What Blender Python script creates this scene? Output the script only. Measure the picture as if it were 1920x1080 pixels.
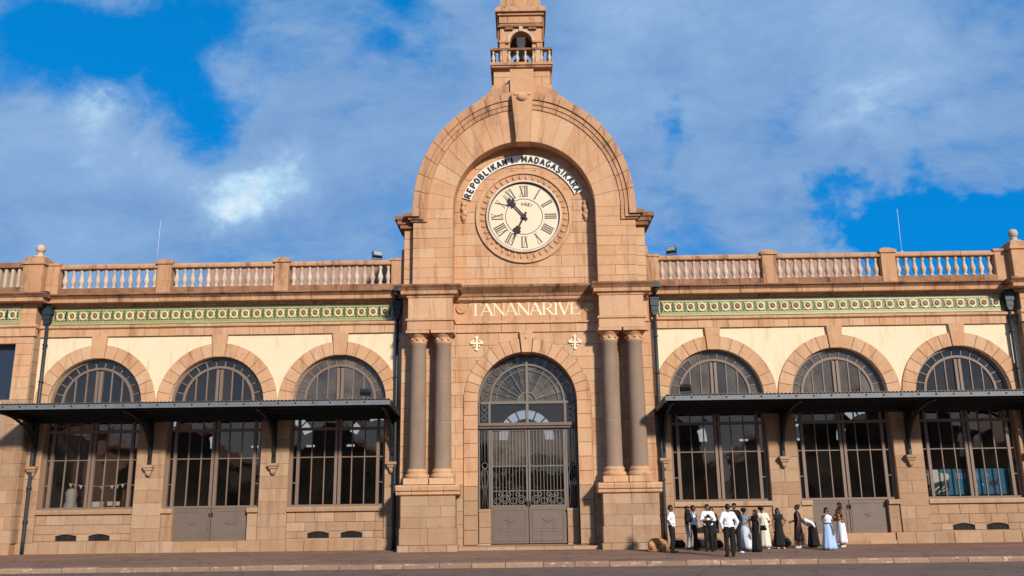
import bpy, math, random
from math import sin, cos, pi, radians, sqrt, atan2
from mathutils import Vector, Matrix

random.seed(7)
for o in list(bpy.data.objects): bpy.data.objects.remove(o)
scene = bpy.context.scene
COL = scene.collection
S = 1.2                      # metres per layout unit (all layout numbers below are in units)

# ------------------------------------------------------------------ camera
cam_d = bpy.data.cameras.new('camera'); cam = bpy.data.objects.new('camera', cam_d); COL.objects.link(cam)
scene.camera = cam
PITCH, YAW, ROLL, FPX = 0.23281, -0.009568, -0.013204, 1624.8
cam_d.sensor_fit = 'HORIZONTAL'; cam_d.sensor_width = 36.0; cam_d.lens = FPX / 1920 * 36.0
cam_d.clip_start = 0.1; cam_d.clip_end = 4000
Fw = Vector((sin(YAW)*cos(PITCH), cos(YAW)*cos(PITCH), sin(PITCH)))
Rt = Vector((cos(YAW), -sin(YAW), 0)); Up = Rt.cross(Fw)
R2 = Rt*cos(ROLL) + Up*sin(ROLL); U2 = -Rt*sin(ROLL) + Up*cos(ROLL)
M = Matrix((R2, U2, -Fw)).transposed().to_4x4()
M.translation = Vector((-0.182, -30.0, 1.65)) * S
cam.matrix_world = M
scene.render.resolution_x, scene.render.resolution_y = 1024, 576

# ------------------------------------------------------------------ light
SUN_EL, SUN_AZ = radians(24.5), radians(27.5)     # azimuth to the right of the facade's normal
to_sun = Vector((sin(SUN_AZ)*cos(SUN_EL), -cos(SUN_AZ)*cos(SUN_EL), sin(SUN_EL)))
sd = bpy.data.lights.new('sun', 'SUN'); sd.energy = 4.3; sd.angle = radians(4.5); sd.color = (1.0, 0.90, 0.78)
sun = bpy.data.objects.new('sun', sd); COL.objects.link(sun)
sun.rotation_euler = to_sun.to_track_quat('Z', 'Y').to_euler()
sun.location = (40, -60, 50)

vs = scene.view_settings
vs.view_transform = 'Standard'; vs.look = 'None'; vs.gamma = 1.0; vs.exposure = 0.30; vs.use_curve_mapping = False

w = bpy.data.worlds.new('World'); scene.world = w; w.use_nodes = True
nt = w.node_tree; N = nt.nodes; L = nt.links
N.clear()
def nn(t, **k):
    n = N.new(t)
    for a, b in k.items(): setattr(n, a, b)
    return n
def wmath(op, a, b=None, c=None, clamp=False):
    n = nn('ShaderNodeMath', operation=op, use_clamp=clamp)
    for i, v in enumerate((a, b, c)):
        if v is None: continue
        if isinstance(v, (int, float)): n.inputs[i].default_value = v
        else: L.new(v, n.inputs[i])
    return n.outputs[0]
SKY = 0.10
out = nn('ShaderNodeOutputWorld'); bg = nn('ShaderNodeBackground'); bg.inputs[1].default_value = SKY
L.new(bg.outputs[0], out.inputs[0])
sky = nn('ShaderNodeTexSky', sky_type='NISHITA'); sky.sun_disc = False
sky.sun_elevation = SUN_EL; sky.sun_rotation = atan2(to_sun.x, to_sun.y)
sky.altitude = 1250; sky.air_density = 1.0; sky.dust_density = 0.4; sky.ozone_density = 3.0
tc = nn('ShaderNodeTexCoord')
sep = nn('ShaderNodeSeparateXYZ'); L.new(tc.outputs['Generated'], sep.inputs[0])
# cloud sheet seen in perspective: direction / (height + offset)
zz = wmath('ADD', wmath('MAXIMUM', sep.outputs[2], 0.0), 0.45)
cx = wmath('DIVIDE', sep.outputs[0], zz); cy = wmath('DIVIDE', sep.outputs[1], zz)
cmb = nn('ShaderNodeCombineXYZ'); L.new(cx, cmb.inputs[0]); L.new(cy, cmb.inputs[1])
mp = nn('ShaderNodeMapping'); mp.inputs['Location'].default_value = (3.1, 1.7, 0.4); mp.inputs['Scale'].default_value = (1.0, 1.35, 1)
mp.inputs['Rotation'].default_value = (0, 0, 0.35)
L.new(cmb.outputs[0], mp.inputs[0])
n1 = nn('ShaderNodeTexNoise'); n1.inputs['Scale'].default_value = 2.6; n1.inputs['Detail'].default_value = 9; n1.inputs['Roughness'].default_value = 0.56; n1.inputs['Distortion'].default_value = 0.5
L.new(mp.outputs[0], n1.inputs['Vector'])
n2 = nn('ShaderNodeTexNoise'); n2.inputs['Scale'].default_value = 7.0; n2.inputs['Detail'].default_value = 12; n2.inputs['Roughness'].default_value = 0.66; n2.inputs['Distortion'].default_value = 0.3
L.new(mp.outputs[0], n2.inputs['Vector'])
def pixdir(px, py):
    return (Fw + R2*(px-960)/FPX - U2*(py-540)/FPX).normalized()
wn = nn('ShaderNodeTexNoise'); wn.inputs['Scale'].default_value = 5.5; wn.inputs['Detail'].default_value = 7; wn.inputs['Roughness'].default_value = 0.6; L.new(tc.outputs['Generated'], wn.inputs['Vector'])
w1 = nn('ShaderNodeVectorMath', operation='SUBTRACT'); L.new(wn.outputs['Color'], w1.inputs[0]); w1.inputs[1].default_value = (.5,.5,.5)
w2 = nn('ShaderNodeVectorMath', operation='SCALE'); L.new(w1.outputs[0], w2.inputs[0]); w2.inputs['Scale'].default_value = 0.26
wd_ = nn('ShaderNodeVectorMath', operation='ADD'); L.new(tc.outputs['Generated'], wd_.inputs[0]); L.new(w2.outputs[0], wd_.inputs[1])
def blob(px, py, rad, amp, wid=1.0):
    d = pixdir(px, py)
    v = nn('ShaderNodeVectorMath', operation='SUBTRACT'); L.new(wd_.outputs[0], v.inputs[0]); v.inputs[1].default_value = d
    m = nn('ShaderNodeVectorMath', operation='MULTIPLY'); L.new(v.outputs[0], m.inputs[0]); m.inputs[1].default_value = (1/wid, 1, 1)
    l = nn('ShaderNodeVectorMath', operation='LENGTH'); L.new(m.outputs[0], l.inputs[0])
    r = nn('ShaderNodeMapRange', interpolation_type='SMOOTHSTEP'); L.new(l.outputs['Value'], r.inputs[0])
    r.inputs[1].default_value = 0; r.inputs[2].default_value = rad; r.inputs[3].default_value = amp; r.inputs[4].default_value = 0
    return r.outputs[0]
dens = wmath('SUBTRACT', wmath('ADD', wmath('MULTIPLY', n1.outputs['Fac'], 2.0), wmath('MULTIPLY', n2.outputs['Fac'], 1.7)), 1.30)
HOLES = [(70,150,.13,-.62,1.3),(300,150,.12,-.85,1.3),(330,60,.08,-.40,1.8),(60,40,.08,-.35,1.6),(745,30,.075,-.7,1.3),(1235,285,.045,-.95,1.6),
         (1740,430,.08,-1.7,3.0),(1900,400,.07,-1.1,1.4),(1560,455,.05,-.9,2.2),(1220,355,.03,-.4,1.6),(545,285,.03,-.55,1.6),(1575,350,.03,-.6,1.8),(1330,150,.04,-.3,2),(1530,200,.045,-.35,1.6),(690,190,.04,-.3,1.5)]
for b in HOLES: dens = wmath('ADD', dens, blob(*b))
for b in [(640,330,.25,.40,1.5),(1450,200,.30,.40,1.5),(120,420,.15,.5,2.2),(1100,60,.2,.25,1.5),(520,200,.09,.35,1)]: dens = wmath('ADD', dens, blob(*b))
dr = nn('ShaderNodeMapRange', interpolation_type='SMOOTHSTEP'); L.new(dens, dr.inputs[0])
dr.inputs[1].default_value = -0.12; dr.inputs[2].default_value = 0.85; dr.inputs[3].default_value = 0; dr.inputs[4].default_value = 0.93
# brightness inside the clouds
br = wmath('MULTIPLY', wmath('SUBTRACT', wmath('ADD', wmath('MULTIPLY', n2.outputs['Fac'], .6), wmath('MULTIPLY', n1.outputs['Fac'], .4)), 0.43), 1.25)
for b in [(455,350,.075,.80,1.4),(200,290,.06,.3,1.6),(430,420,.04,.4,1.2),(1640,200,.06,.3,1.5),(1640,60,.08,.15,1.8),(1270,60,.10,.2,1.8),(520,430,.03,.4,1.4)]:
    br = wmath('ADD', br, wmath('MULTIPLY', blob(*b), wmath('MULTIPLY', n2.outputs['Fac'], 1.7)))
ccol = nn('ShaderNodeValToRGB'); L.new(br, ccol.inputs[0])
k = 1.0/SKY/1.23
def ck(c): return tuple(x*k*1.0 for x in c) + (1,)
e = ccol.color_ramp.elements
e[0].position = 0.0; e[0].color = (.19,.35,.63,1); e[1].position = 0.95; e[1].color = (.86,.93,.96,1)
e2 = ccol.color_ramp.elements.new(0.32); e2.color = (.30,.48,.74,1)
e3 = ccol.color_ramp.elements.new(0.6); e3.color = (.50,.74,.93,1)
cs = nn('ShaderNodeVectorMath', operation='SCALE'); L.new(ccol.outputs[0], cs.inputs[0]); cs.inputs['Scale'].default_value = k
bw_ = nn('ShaderNodeRGBToBW'); L.new(sky.outputs[0], bw_.inputs[0])
lum = wmath('POWER', wmath('MAXIMUM', bw_.outputs[0], 0.05), 0.3)
tint = nn('ShaderNodeVectorMath', operation='SCALE'); tint.inputs[0].default_value = (0.01, 1.50, 4.35); L.new(lum, tint.inputs['Scale'])
mx = nn('ShaderNodeMix', data_type='RGBA'); L.new(dr.outputs[0], mx.inputs[0]); L.new(tint.outputs[0], mx.inputs[6]); L.new(cs.outputs[0], mx.inputs[7])
# hazy grey band towards the horizon
hz = nn('ShaderNodeMapRange', interpolation_type='SMOOTHSTEP'); L.new(sep.outputs[2], hz.inputs[0])
hz.inputs[1].default_value = 0.02; hz.inputs[2].default_value = 0.20; hz.inputs[3].default_value = 0.92; hz.inputs[4].default_value = 0.0
mh = nn('ShaderNodeMix', data_type='RGBA'); L.new(hz.outputs[0], mh.inputs[0]); L.new(mx.outputs[2], mh.inputs[6]); mh.inputs[7].default_value = (4.8, 4.8, 5.0, 1)
L.new(mh.outputs[2], bg.inputs[0])

# ------------------------------------------------------------------ helpers
def link(o, parent=None):
    COL.objects.link(o)
    if parent is not None: o.parent = parent
    return o
def tag(o, label, cat, group=None):
    o['label'] = label; o['category'] = cat
    if group: o['group'] = group
    return o
def kind(o, k): o['kind'] = k; return o
def empty(name, loc=(0,0,0), rz=0.0, real=False):
    o = bpy.data.objects.new(name, None); o.empty_display_size = .2
    s = 1 if real else S
    o.location = (loc[0]*s, loc[1]*s, loc[2]*s); o.rotation_euler = (0,0,rz); COL.objects.link(o); return o
def area(poly):
    return sum(poly[i][0]*poly[(i+1)%len(poly)][1]-poly[(i+1)%len(poly)][0]*poly[i][1] for i in range(len(poly)))/2
class MB:
    def __init__(s): s.v=[]; s.f=[]; s.m=[]; s.sm=[]
    def add(s, v, f, m=0, sm=False):
        b=len(s.v); s.v+=[tuple(p) for p in v]; s.f+=[tuple(i+b for i in q) for q in f]; s.m+=[m]*len(f); s.sm+=[sm]*len(f); return s
    def box(s, x0,x1,y0,y1,z0,z1,m=0):
        if x0>x1: x0,x1=x1,x0
        if y0>y1: y0,y1=y1,y0
        v=[(x0,y0,z0),(x1,y0,z0),(x1,y1,z0),(x0,y1,z0),(x0,y0,z1),(x1,y0,z1),(x1,y1,z1),(x0,y1,z1)]
        return s.add(v,[(0,3,2,1),(4,5,6,7),(0,1,5,4),(1,2,6,5),(2,3,7,6),(3,0,4,7)],m)
    def prism(s, poly, y0, y1, ch=0.0, m=0, back=True):
        if area(poly)<0: poly=poly[::-1]
        n=len(poly)
        if ch>0:
            cx=sum(p[0] for p in poly)/n; cz=sum(p[1] for p in poly)/n
            wx=max(p[0] for p in poly)-min(p[0] for p in poly); wz=max(p[1] for p in poly)-min(p[1] for p in poly)
            kx=1-2*ch/max(wx,3*ch); kz=1-2*ch/max(wz,3*ch)
            ins=[(cx+(p[0]-cx)*kx, cz+(p[1]-cz)*kz) for p in poly]
            v=[(x,y0,z) for x,z in ins]+[(x,y0+ch,z) for x,z in poly]+[(x,y1,z) for x,z in poly]
            f=[tuple(range(n))]+[(i+n,(i+1)%n+n,(i+1)%n,i) for i in range(n)]+[(i+2*n,(i+1)%n+2*n,(i+1)%n+n,i+n) for i in range(n)]
            if back: f.append(tuple(range(3*n-1,2*n-1,-1)))
        else:
            v=[(x,y0,z) for x,z in poly]+[(x,y1,z) for x,z in poly]
            f=[tuple(range(n))]+[(i+n,(i+1)%n+n,(i+1)%n,i) for i in range(n)]
            if back: f.append(tuple(range(2*n-1,n-1,-1)))
        return s.add(v,f,m)
    def exx(s, prof, x0, x1, m=0):
        if x0>x1: x0,x1=x1,x0
        if area(prof)<0: prof=prof[::-1]
        n=len(prof); v=[(x0,y,z) for y,z in prof]+[(x1,y,z) for y,z in prof]
        f=[tuple(range(n-1,-1,-1)),tuple(range(n,2*n))]+[(i,(i+1)%n,(i+1)%n+n,i+n) for i in range(n)]
        return s.add(v,f,m)
    def lathe(s, prof, n=16, c=(0,0,0), m=0, sm=True):
        v=[];f=[]
        for r,z in prof:
            for i in range(n):
                a=2*pi*i/n; v.append((c[0]+r*cos(a),c[1]+r*sin(a),c[2]+z))
        k=len(prof)
        for j in range(k-1):
            for i in range(n): f.append((j*n+i,j*n+(i+1)%n,(j+1)*n+(i+1)%n,(j+1)*n+i))
        f.append(tuple(range(n-1,-1,-1))); f.append(tuple((k-1)*n+i for i in range(n)))
        return s.add(v,f,m,sm)
    def tube(s, pts, r, n=6, m=0, closed=False):
        pts=[Vector(p) for p in pts]; K=len(pts); v=[];f=[]
        rr=r if isinstance(r,(list,tuple)) else [r]*K
        for i,p in enumerate(pts):
            if closed: t=pts[(i+1)%K]-pts[i-1]
            else: t=pts[min(i+1,K-1)]-pts[max(i-1,0)]
            t.normalize(); a=Vector((0,1,0)) if abs(t.y)<.9 else Vector((1,0,0))
            u=t.cross(a).normalized(); w_=t.cross(u)
            for j in range(n):
                q=p+(u*cos(2*pi*j/n)+w_*sin(2*pi*j/n))*rr[i]; v.append(tuple(q))
        for i in range(K if closed else K-1):
            for j in range(n):
                a=i*n+j;b=i*n+(j+1)%n;c=((i+1)%K)*n+(j+1)%n;d=((i+1)%K)*n+j
                f.append((a,d,c,b))
        if not closed: f.append(tuple(range(n))); f.append(tuple((K-1)*n+j for j in range(n-1,-1,-1)))
        return s.add(v,f,m,True)
    def ell(s, c, r, n=10, k=6, m=0):
        v=[];f=[]
        for j in range(1,k):
            t=pi*j/k
            for i in range(n):
                a=2*pi*i/n; v.append((c[0]+r[0]*sin(t)*cos(a),c[1]+r[1]*sin(t)*sin(a),c[2]-r[2]*cos(t)))
        b=len(v); v.append((c[0],c[1],c[2]-r[2])); v.append((c[0],c[1],c[2]+r[2]))
        for j in range(k-2):
            for i in range(n): f.append((j*n+i,j*n+(i+1)%n,(j+1)*n+(i+1)%n,(j+1)*n+i))
        for i in range(n): f.append((b,(i+1)%n,i)); f.append((b+1,(k-2)*n+i,(k-2)*n+(i+1)%n))
        return s.add(v,f,m,True)
    def stroke(s, p, q, wd, y, d, m=0, w2=None):
        # flat bar in the x-z plane from p to q
        w2 = wd if w2 is None else w2
        dx,dz=q[0]-p[0],q[1]-p[1]; l=max(1e-6,sqrt(dx*dx+dz*dz)); nx,nz=-dz/l,dx/l
        return s.prism([(p[0]-nx*wd/2,p[1]-nz*wd/2),(q[0]-nx*w2/2,q[1]-nz*w2/2),(q[0]+nx*w2/2,q[1]+nz*w2/2),(p[0]+nx*wd/2,p[1]+nz*wd/2)],y,y+d,m=m)
    def mesh(s, name, mats, sc=None):
        sc = S if sc is None else sc
        me=bpy.data.meshes.new(name); me.from_pydata([(x*sc,y*sc,z*sc) for x,y,z in s.v],[],s.f)
        for mt in (mats if isinstance(mats,(list,tuple)) else [mats]): me.materials.append(mt)
        me.polygons.foreach_set('material_index', s.m); me.polygons.foreach_set('use_smooth', s.sm)
        me.update(); return me
    def build(s, name, mats, parent=None, sc=None, loc=None):
        o=bpy.data.objects.new(name, s.mesh(name,mats,sc)); 
        if loc: o.location=(loc[0]*S,loc[1]*S,loc[2]*S)
        return link(o,parent)
def inst(name, me, loc, parent=None, rz=0, sc=None):
    o=bpy.data.objects.new(name, me); o.location=(loc[0]*S,loc[1]*S,loc[2]*S)
    if rz: o.rotation_euler=(0,0,rz)
    if sc: o.scale=sc
    return link(o,parent)
_cache={}
def cached(key, fn):
    if key not in _cache: _cache[key]=fn()
    return _cache[key]

# ------------------------------------------------------------------ materials
def mat_base(name, rough=.8, metal=0.0, spec=.3):
    m=bpy.data.materials.new(name); m.use_nodes=True; t=m.node_tree; b=t.nodes['Principled BSDF']
    b.inputs['Roughness'].default_value=rough; b.inputs['Metallic'].default_value=metal; b.inputs['Specular IOR Level'].default_value=spec
    return m,t,b
def noise(t, scale, detail=4, rough=.55, vec=None, dist=0):
    n=t.nodes.new('ShaderNodeTexNoise'); n.inputs['Scale'].default_value=scale; n.inputs['Detail'].default_value=detail
    n.inputs['Roughness'].default_value=rough; n.inputs['Distortion'].default_value=dist
    if vec is not None: t.links.new(vec,n.inputs['Vector'])
    return n.outputs['Fac']
def posn(t, scale=(1,1,1)):
    g=t.nodes.new('ShaderNodeNewGeometry'); m=t.nodes.new('ShaderNodeMapping'); m.inputs['Scale'].default_value=scale
    t.links.new(g.outputs['Position'],m.inputs[0]); return m.outputs[0]
def rng(t, v, a,b,c,d, smooth=True):
    r=t.nodes.new('ShaderNodeMapRange'); r.interpolation_type='SMOOTHSTEP' if smooth else 'LINEAR'
    t.links.new(v,r.inputs[0])
    for i,x in enumerate((a,b,c,d)): r.inputs[i+1].default_value=x
    return r.outputs[0]
def mixc(t, f, a, b, mode='MIX'):
    n=t.nodes.new('ShaderNodeMix'); n.data_type='RGBA'; n.blend_type=mode
    for i,x in ((0,f),(6,a),(7,b)):
        if isinstance(x,(int,float)): n.inputs[i].default_value=x
        elif isinstance(x,tuple): n.inputs[i].default_value=x if len(x)==4 else x+(1,)
        else: t.links.new(x,n.inputs[i])
    return n.outputs[2]
def bump(t,b,h,st=.4,dist=.02):
    n=t.nodes.new('ShaderNodeBump'); n.inputs['Strength'].default_value=st; n.inputs['Distance'].default_value=dist
    t.links.new(h,n.inputs['Height']); t.links.new(n.outputs[0],b.inputs['Normal'])
def stone(name, base, dark, stain=(.13,.07,.04), stain_amt=.5, obj_var=.35, mott=.5, pale=None, bump_st=.5):
    m,t,b=mat_base(name,.88,0,.2)
    oi=t.nodes.new('ShaderNodeObjectInfo'); p=posn(t)
    c=mixc(t, rng(t,noise(t,1.1,5,.6,p),.3,.7,0,mott), base, dark)
    c=mixc(t, rng(t,oi.outputs['Random'],0,1,0,obj_var,False), c, dark)
    if pale:
        ad=t.nodes.new('ShaderNodeMath'); ad.operation='FRACT'; mu=t.nodes.new('ShaderNodeMath'); mu.operation='MULTIPLY'; mu.inputs[1].default_value=7.31
        t.links.new(oi.outputs['Random'],mu.inputs[0]); t.links.new(mu.outputs[0],ad.inputs[0])
        c=mixc(t, rng(t,ad.outputs[0],.45,1,0,.55), c, pale)
    st=noise(t,1.0,7,.66,posn(t,(2.6,2.6,.28)),.3)
    c=mixc(t, rng(t,st,.48,.72,0,stain_amt), c, stain)
    bl=noise(t,3.4,6,.68,posn(t,(1,1,1.6)),.4); c=mixc(t, rng(t,bl,.54,.72,0,stain_amt*.75), c, tuple((x+y)/2 for x,y in zip(stain,dark)))
    gr=noise(t,34,3,.7,p); c=mixc(t, rng(t,gr,.3,.75,.0,.30), c, (dark[0]*.55,dark[1]*.5,dark[2]*.45))
    gy=noise(t,2.1,6,.7,posn(t,(1.3,1.3,.8)),.5); c=mixc(t, rng(t,gy,.46,.70,0,.55), c, (base[0]*.80,base[1]*.98,base[2]*1.12))
    sp=noise(t,9,4,.7,p); c=mixc(t, rng(t,sp,.62,.8,0,.35), c, tuple(min(1,x*1.25) for x in base))
    t.links.new(c,b.inputs['Base Color'])
    h=t.nodes.new('ShaderNodeMath'); h.operation='ADD'; t.links.new(gr,h.inputs[0]); t.links.new(sp,h.inputs[1])
    bump(t,b,h.outputs[0],bump_st,.02); return m
def plain(name, col, rough=.7, var=.25, scale=6, metal=0, spec=.3, dirt=(.08,.06,.05), dirt_amt=.35, bst=.15):
    m,t,b=mat_base(name,rough,metal,spec); p=posn(t)
    c=mixc(t, rng(t,noise(t,scale,5,.6,p),.3,.72,0,var), col, tuple(x*.6 for x in col))
    oi=t.nodes.new('ShaderNodeObjectInfo'); c=mixc(t, rng(t,oi.outputs['Random'],.2,1,0,.35,False), c, tuple(x*.62 for x in col))
    c=mixc(t, rng(t,noise(t,1.3,6,.65,posn(t,(2.5,2.5,.6))),.50,.74,0,dirt_amt), c, dirt)
    t.links.new(c,b.inputs['Base Color']); bump(t,b,noise(t,scale*5,3,.6,p),bst,.01); return m

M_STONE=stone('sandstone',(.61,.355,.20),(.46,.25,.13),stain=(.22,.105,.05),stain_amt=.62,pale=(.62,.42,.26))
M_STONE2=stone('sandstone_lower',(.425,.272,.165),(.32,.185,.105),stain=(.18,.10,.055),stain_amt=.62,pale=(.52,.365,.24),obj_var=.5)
M_WEATH=stone('sandstone_weathered',(.37,.195,.105),(.20,.095,.05),stain=(.05,.03,.02),stain_amt=.95,mott=.8,obj_var=.5)
M_CORN=stone('sandstone_cornice',(.56,.32,.175),(.40,.205,.11),stain=(.12,.06,.035),stain_amt=.85)
M_PALE=stone('baluster_stone',(.60,.47,.36),(.44,.31,.21),stain=(.2,.13,.09),stain_amt=.45,pale=(.72,.63,.53))
M_MORTAR=plain('mortar',(.42,.245,.14),.95)
M_GRAN=stone('granite_shaft',(.285,.205,.148),(.225,.155,.11),stain=(.13,.09,.065),stain_amt=.4,mott=.6,bump_st=.2)
M_CREAM=plain('cream_plaster',(.78,.62,.42),.9,.10,2.5,dirt=(.50,.33,.18),dirt_amt=.5,bst=.15)
M_IRON=plain('dark_iron',(.014,.018,.020),.55,.4,8,0,.4,dirt=(.05,.035,.025),dirt_amt=.3)
M_PIPE=plain('painted_iron_pipe',(.018,.032,.042),.5,.4,6,0,.4,dirt=(.03,.025,.02))
M_FASCIA=plain('grey_metal_fascia',(.15,.165,.18),.5,.4,3,.0,.4,dirt=(.10,.08,.07),dirt_amt=.6)
M_SHEET=plain('corrugated_sheet',(.13,.13,.13),.55,.4,3,.2,.4,dirt=(.16,.08,.04),dirt_amt=.6)
M_SOFF=plain('soffit_black',(.012,.011,.010),.9)
M_TAUPE=plain('taupe_metal_paint',(.155,.115,.092),.55,.2,3,0,.35,dirt=(.08,.06,.045),dirt_amt=.4)
M_FRAME=plain('window_frame_paint',(.20,.142,.108),.55,.25,4,0,.35,dirt=(.12,.08,.06),dirt_amt=.4)
M_DOORIRON=plain('grey_wrought_iron',(.17,.145,.125),.55,.25,5,0,.35,dirt=(.09,.06,.045))
M_DIAL=plain('enamel_dial',(.72,.59,.42),.35,.08,2,0,.45,dirt=(.6,.5,.33),dirt_amt=.3,bst=.0)
M_BLACK=plain('black_paint',(.012,.011,.010),.5)
M_NUM=plain('numeral_paint',(.085,.07,.055),.5)
M_WHITE=plain('white_enamel',(.80,.78,.72),.4,.1,4,dirt=(.5,.42,.32),dirt_amt=.4,bst=0)
M_LETTER=plain('cream_letter',(.80,.70,.47),.5,.1,4,dirt=(.5,.36,.2),dirt_amt=.3)
M_TGREEN=plain('tile_green',(.37,.38,.17),.3,.5,12,0,.5,dirt=(.45,.45,.28),dirt_amt=.4)
M_TDARK=plain('tile_dark',(.12,.135,.055),.3,.5,12,0,.5)
M_TNAVY=plain('tile_navy',(.02,.035,.06),.3,.4,12,0,.5)
M_TCREAM=plain('tile_cream',(.66,.58,.31),.3,.3,12,0,.5,dirt=(.4,.42,.2))
M_TRED=plain('tile_red',(.34,.10,.05),.35,.4,12,0,.5)
M_PINK=plain('pink_render',(.40,.25,.19),.9,.3,2)
M_INT=plain('interior_shaded_plaster',(.028,.020,.016),.9)  # room's dimness put into the plaster colour
M_INTF=plain('interior_floor',(.03,.021,.017),.8)  # floor colour darkened too, for the dim interior
M_LAMP=plain('floodlight_grey',(.10,.12,.13),.4,.2,5,.3)
M_LENS=plain('lamp_glass',(.30,.36,.38),.15,.1,5,0,.6)
M_WOOD=plain('brown_wood',(.16,.065,.022),.6)
M_BLUE=plain('banner_blue',(.015,.17,.36),.6,.1,3,dirt=(.01,.08,.16),dirt_amt=.2,bst=0)
M_FABW=plain('white_fabric',(.62,.62,.64),.85,.12,9,dirt=(.5,.5,.52))
def glass(name, tint=(.80,.84,.82), refl=1.0, dust_sheen=.03):
    m=bpy.data.materials.new(name); m.use_nodes=True; t=m.node_tree; t.nodes.clear()
    o=t.nodes.new('ShaderNodeOutputMaterial'); mix=t.nodes.new('ShaderNodeMixShader'); tr=t.nodes.new('ShaderNodeBsdfTransparent'); gl=t.nodes.new('ShaderNodeBsdfGlossy')
    tr.inputs[0].default_value=tint+(1,); gl.inputs['Roughness'].default_value=.02; gl.inputs['Color'].default_value=(.85,.78,.70,1)
    fr=t.nodes.new('ShaderNodeFresnel'); fr.inputs[0].default_value=1.52
    r=rng(t,fr.outputs[0],0.04,1,.05*refl,1,False)
    p=posn(t); bp=t.nodes.new('ShaderNodeBump'); bp.inputs['Strength'].default_value=.09; bp.inputs['Distance'].default_value=.02
    t.links.new(noise(t,1.6,2,.5,p),bp.inputs['Height']); t.links.new(bp.outputs[0],gl.inputs['Normal'])
    t.links.new(r,mix.inputs[0]); t.links.new(tr.outputs[0],mix.inputs[1]); t.links.new(gl.outputs[0],mix.inputs[2])
    df=t.nodes.new('ShaderNodeBsdfDiffuse'); df.inputs[0].default_value=(.30,.25,.20,1); m2=t.nodes.new('ShaderNodeMixShader'); oi=t.nodes.new('ShaderNodeObjectInfo')  # diffuse film
    d1=rng(t,noise(t,1.4,5,.65,p),.3,.75,dust_sheen*.5,dust_sheen*1.6); mu=t.nodes.new('ShaderNodeMath'); mu.operation='MULTIPLY'; t.links.new(d1,mu.inputs[0]); t.links.new(rng(t,oi.outputs['Random'],0,1,.35,1.5,False),mu.inputs[1])
    t.links.new(mu.outputs[0],m2.inputs[0]); t.links.new(mix.outputs[0],m2.inputs[1]); t.links.new(df.outputs[0],m2.inputs[2]); t.links.new(m2.outputs[0],o.inputs[0])
    return m
M_GLASS=glass('window_glass',(.88,.87,.84),1.4,.010)
M_GLASS2=glass('sky_sheen_window_glass',(.86,.85,.82),1.6,.19)  # strong grey film paints the sky's reflection into these panes
# ------------------------------------------------------------------ ground
GZ=-0.12
def ground_mat(name, col, dark, patch, sc=1.0):
    m,t,b=mat_base(name,.95,0,.08); p=posn(t)
    c=mixc(t, rng(t,noise(t,.35*sc,6,.62,posn(t,(.5,1.6,1))),.35,.68,0,.75), col, dark)
    c=mixc(t, rng(t,noise(t,1.7*sc,5,.6,p),.55,.75,0,.5), c, patch)
    vo=t.nodes.new('ShaderNodeTexVoronoi'); vo.feature='DISTANCE_TO_EDGE'; vo.inputs['Scale'].default_value=.55
    wv=t.nodes.new('ShaderNodeVectorMath'); wv.operation='ADD'; nz=t.nodes.new('ShaderNodeTexNoise'); nz.inputs['Scale'].default_value=1.6; nz.inputs['Detail'].default_value=5; t.links.new(p,nz.inputs['Vector']); t.links.new(p,wv.inputs[0]); t.links.new(nz.outputs['Color'],wv.inputs[1]); t.links.new(wv.outputs[0],vo.inputs['Vector'])
    c=mixc(t, rng(t,vo.outputs['Distance'],.0,.03,.55,0), c, tuple(x*.35 for x in dark))
    c=mixc(t, rng(t,noise(t,.9*sc,7,.7,posn(t,(.8,1.4,1)),.6),.56,.68,0,.45), c, tuple(x*.6 for x in dark))
    g=noise(t,60,3,.7,p); c=mixc(t, rng(t,g,.35,.75,0,.4), c, tuple(x*.45 for x in dark))
    t.links.new(c,b.inputs['Base Color']); bump(t,b,g,.6,.01); return m
M_PAVE=ground_mat('pavement_asphalt',(.30,.185,.130),(.21,.122,.085),(.36,.235,.165))
M_ROAD=ground_mat('road_asphalt',(.205,.143,.112),(.165,.112,.088),(.235,.17,.135))
M_EARTH=ground_mat('earth',(.20,.15,.10),(.14,.11,.07),(.16,.16,.08),.3)
def kerb_mat():
    m,t,b=mat_base('worn_kerb_paint',.9,0,.2); p=posn(t); oi=t.nodes.new('ShaderNodeObjectInfo')
    c=mixc(t, rng(t,oi.outputs['Random'],0,1,0,.8,False),(.32,.205,.14),(.22,.138,.095))
    c=mixc(t, rng(t,noise(t,3.2,6,.68,posn(t,(1,2,2))),.54,.66,0,.6), c,(.60,.46,.33))
    c=mixc(t, rng(t,noise(t,5,5,.6,p),.58,.75,0,.6), c,(.12,.075,.05))
    t.links.new(c,b.inputs['Base Color']); bump(t,b,noise(t,14,4,.6,p),.8,.03); return m
M_KERB=kerb_mat()
kind(MB().box(-1600,1600,-1600,1600,-.80,-.50).build('ground',M_EARTH),'structure')
kind(MB().box(-140,140,-34,-6.28,-.45,-.235).build('road',M_ROAD),'structure')
kind(MB().box(-140,140,-6.0,20,-.45,GZ).build('pavement',M_PAVE),'structure')
kind(MB().box(-140,140,-120,-34.0,-.45,-.16).build('far_pavement',M_PAVE),'structure')
kb=kind(MB().box(-140,140,-6.26,-6.0,-.45,-.15).build('kerb',M_MORTAR),'structure')
x=-19.0
while x<19.0:
    l=random.uniform(.75,1.05); j=random.uniform(-.012,.012)
    MB().exx([(-6.30+j,-.285),(-6.30+j,-.145),(-6.275+j,-.115+j),(-6.0,-.112+j),(-6.0,-.285)],x+.008,x+l-.008).build('kerb_stone',M_KERB,kb); x+=l

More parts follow.
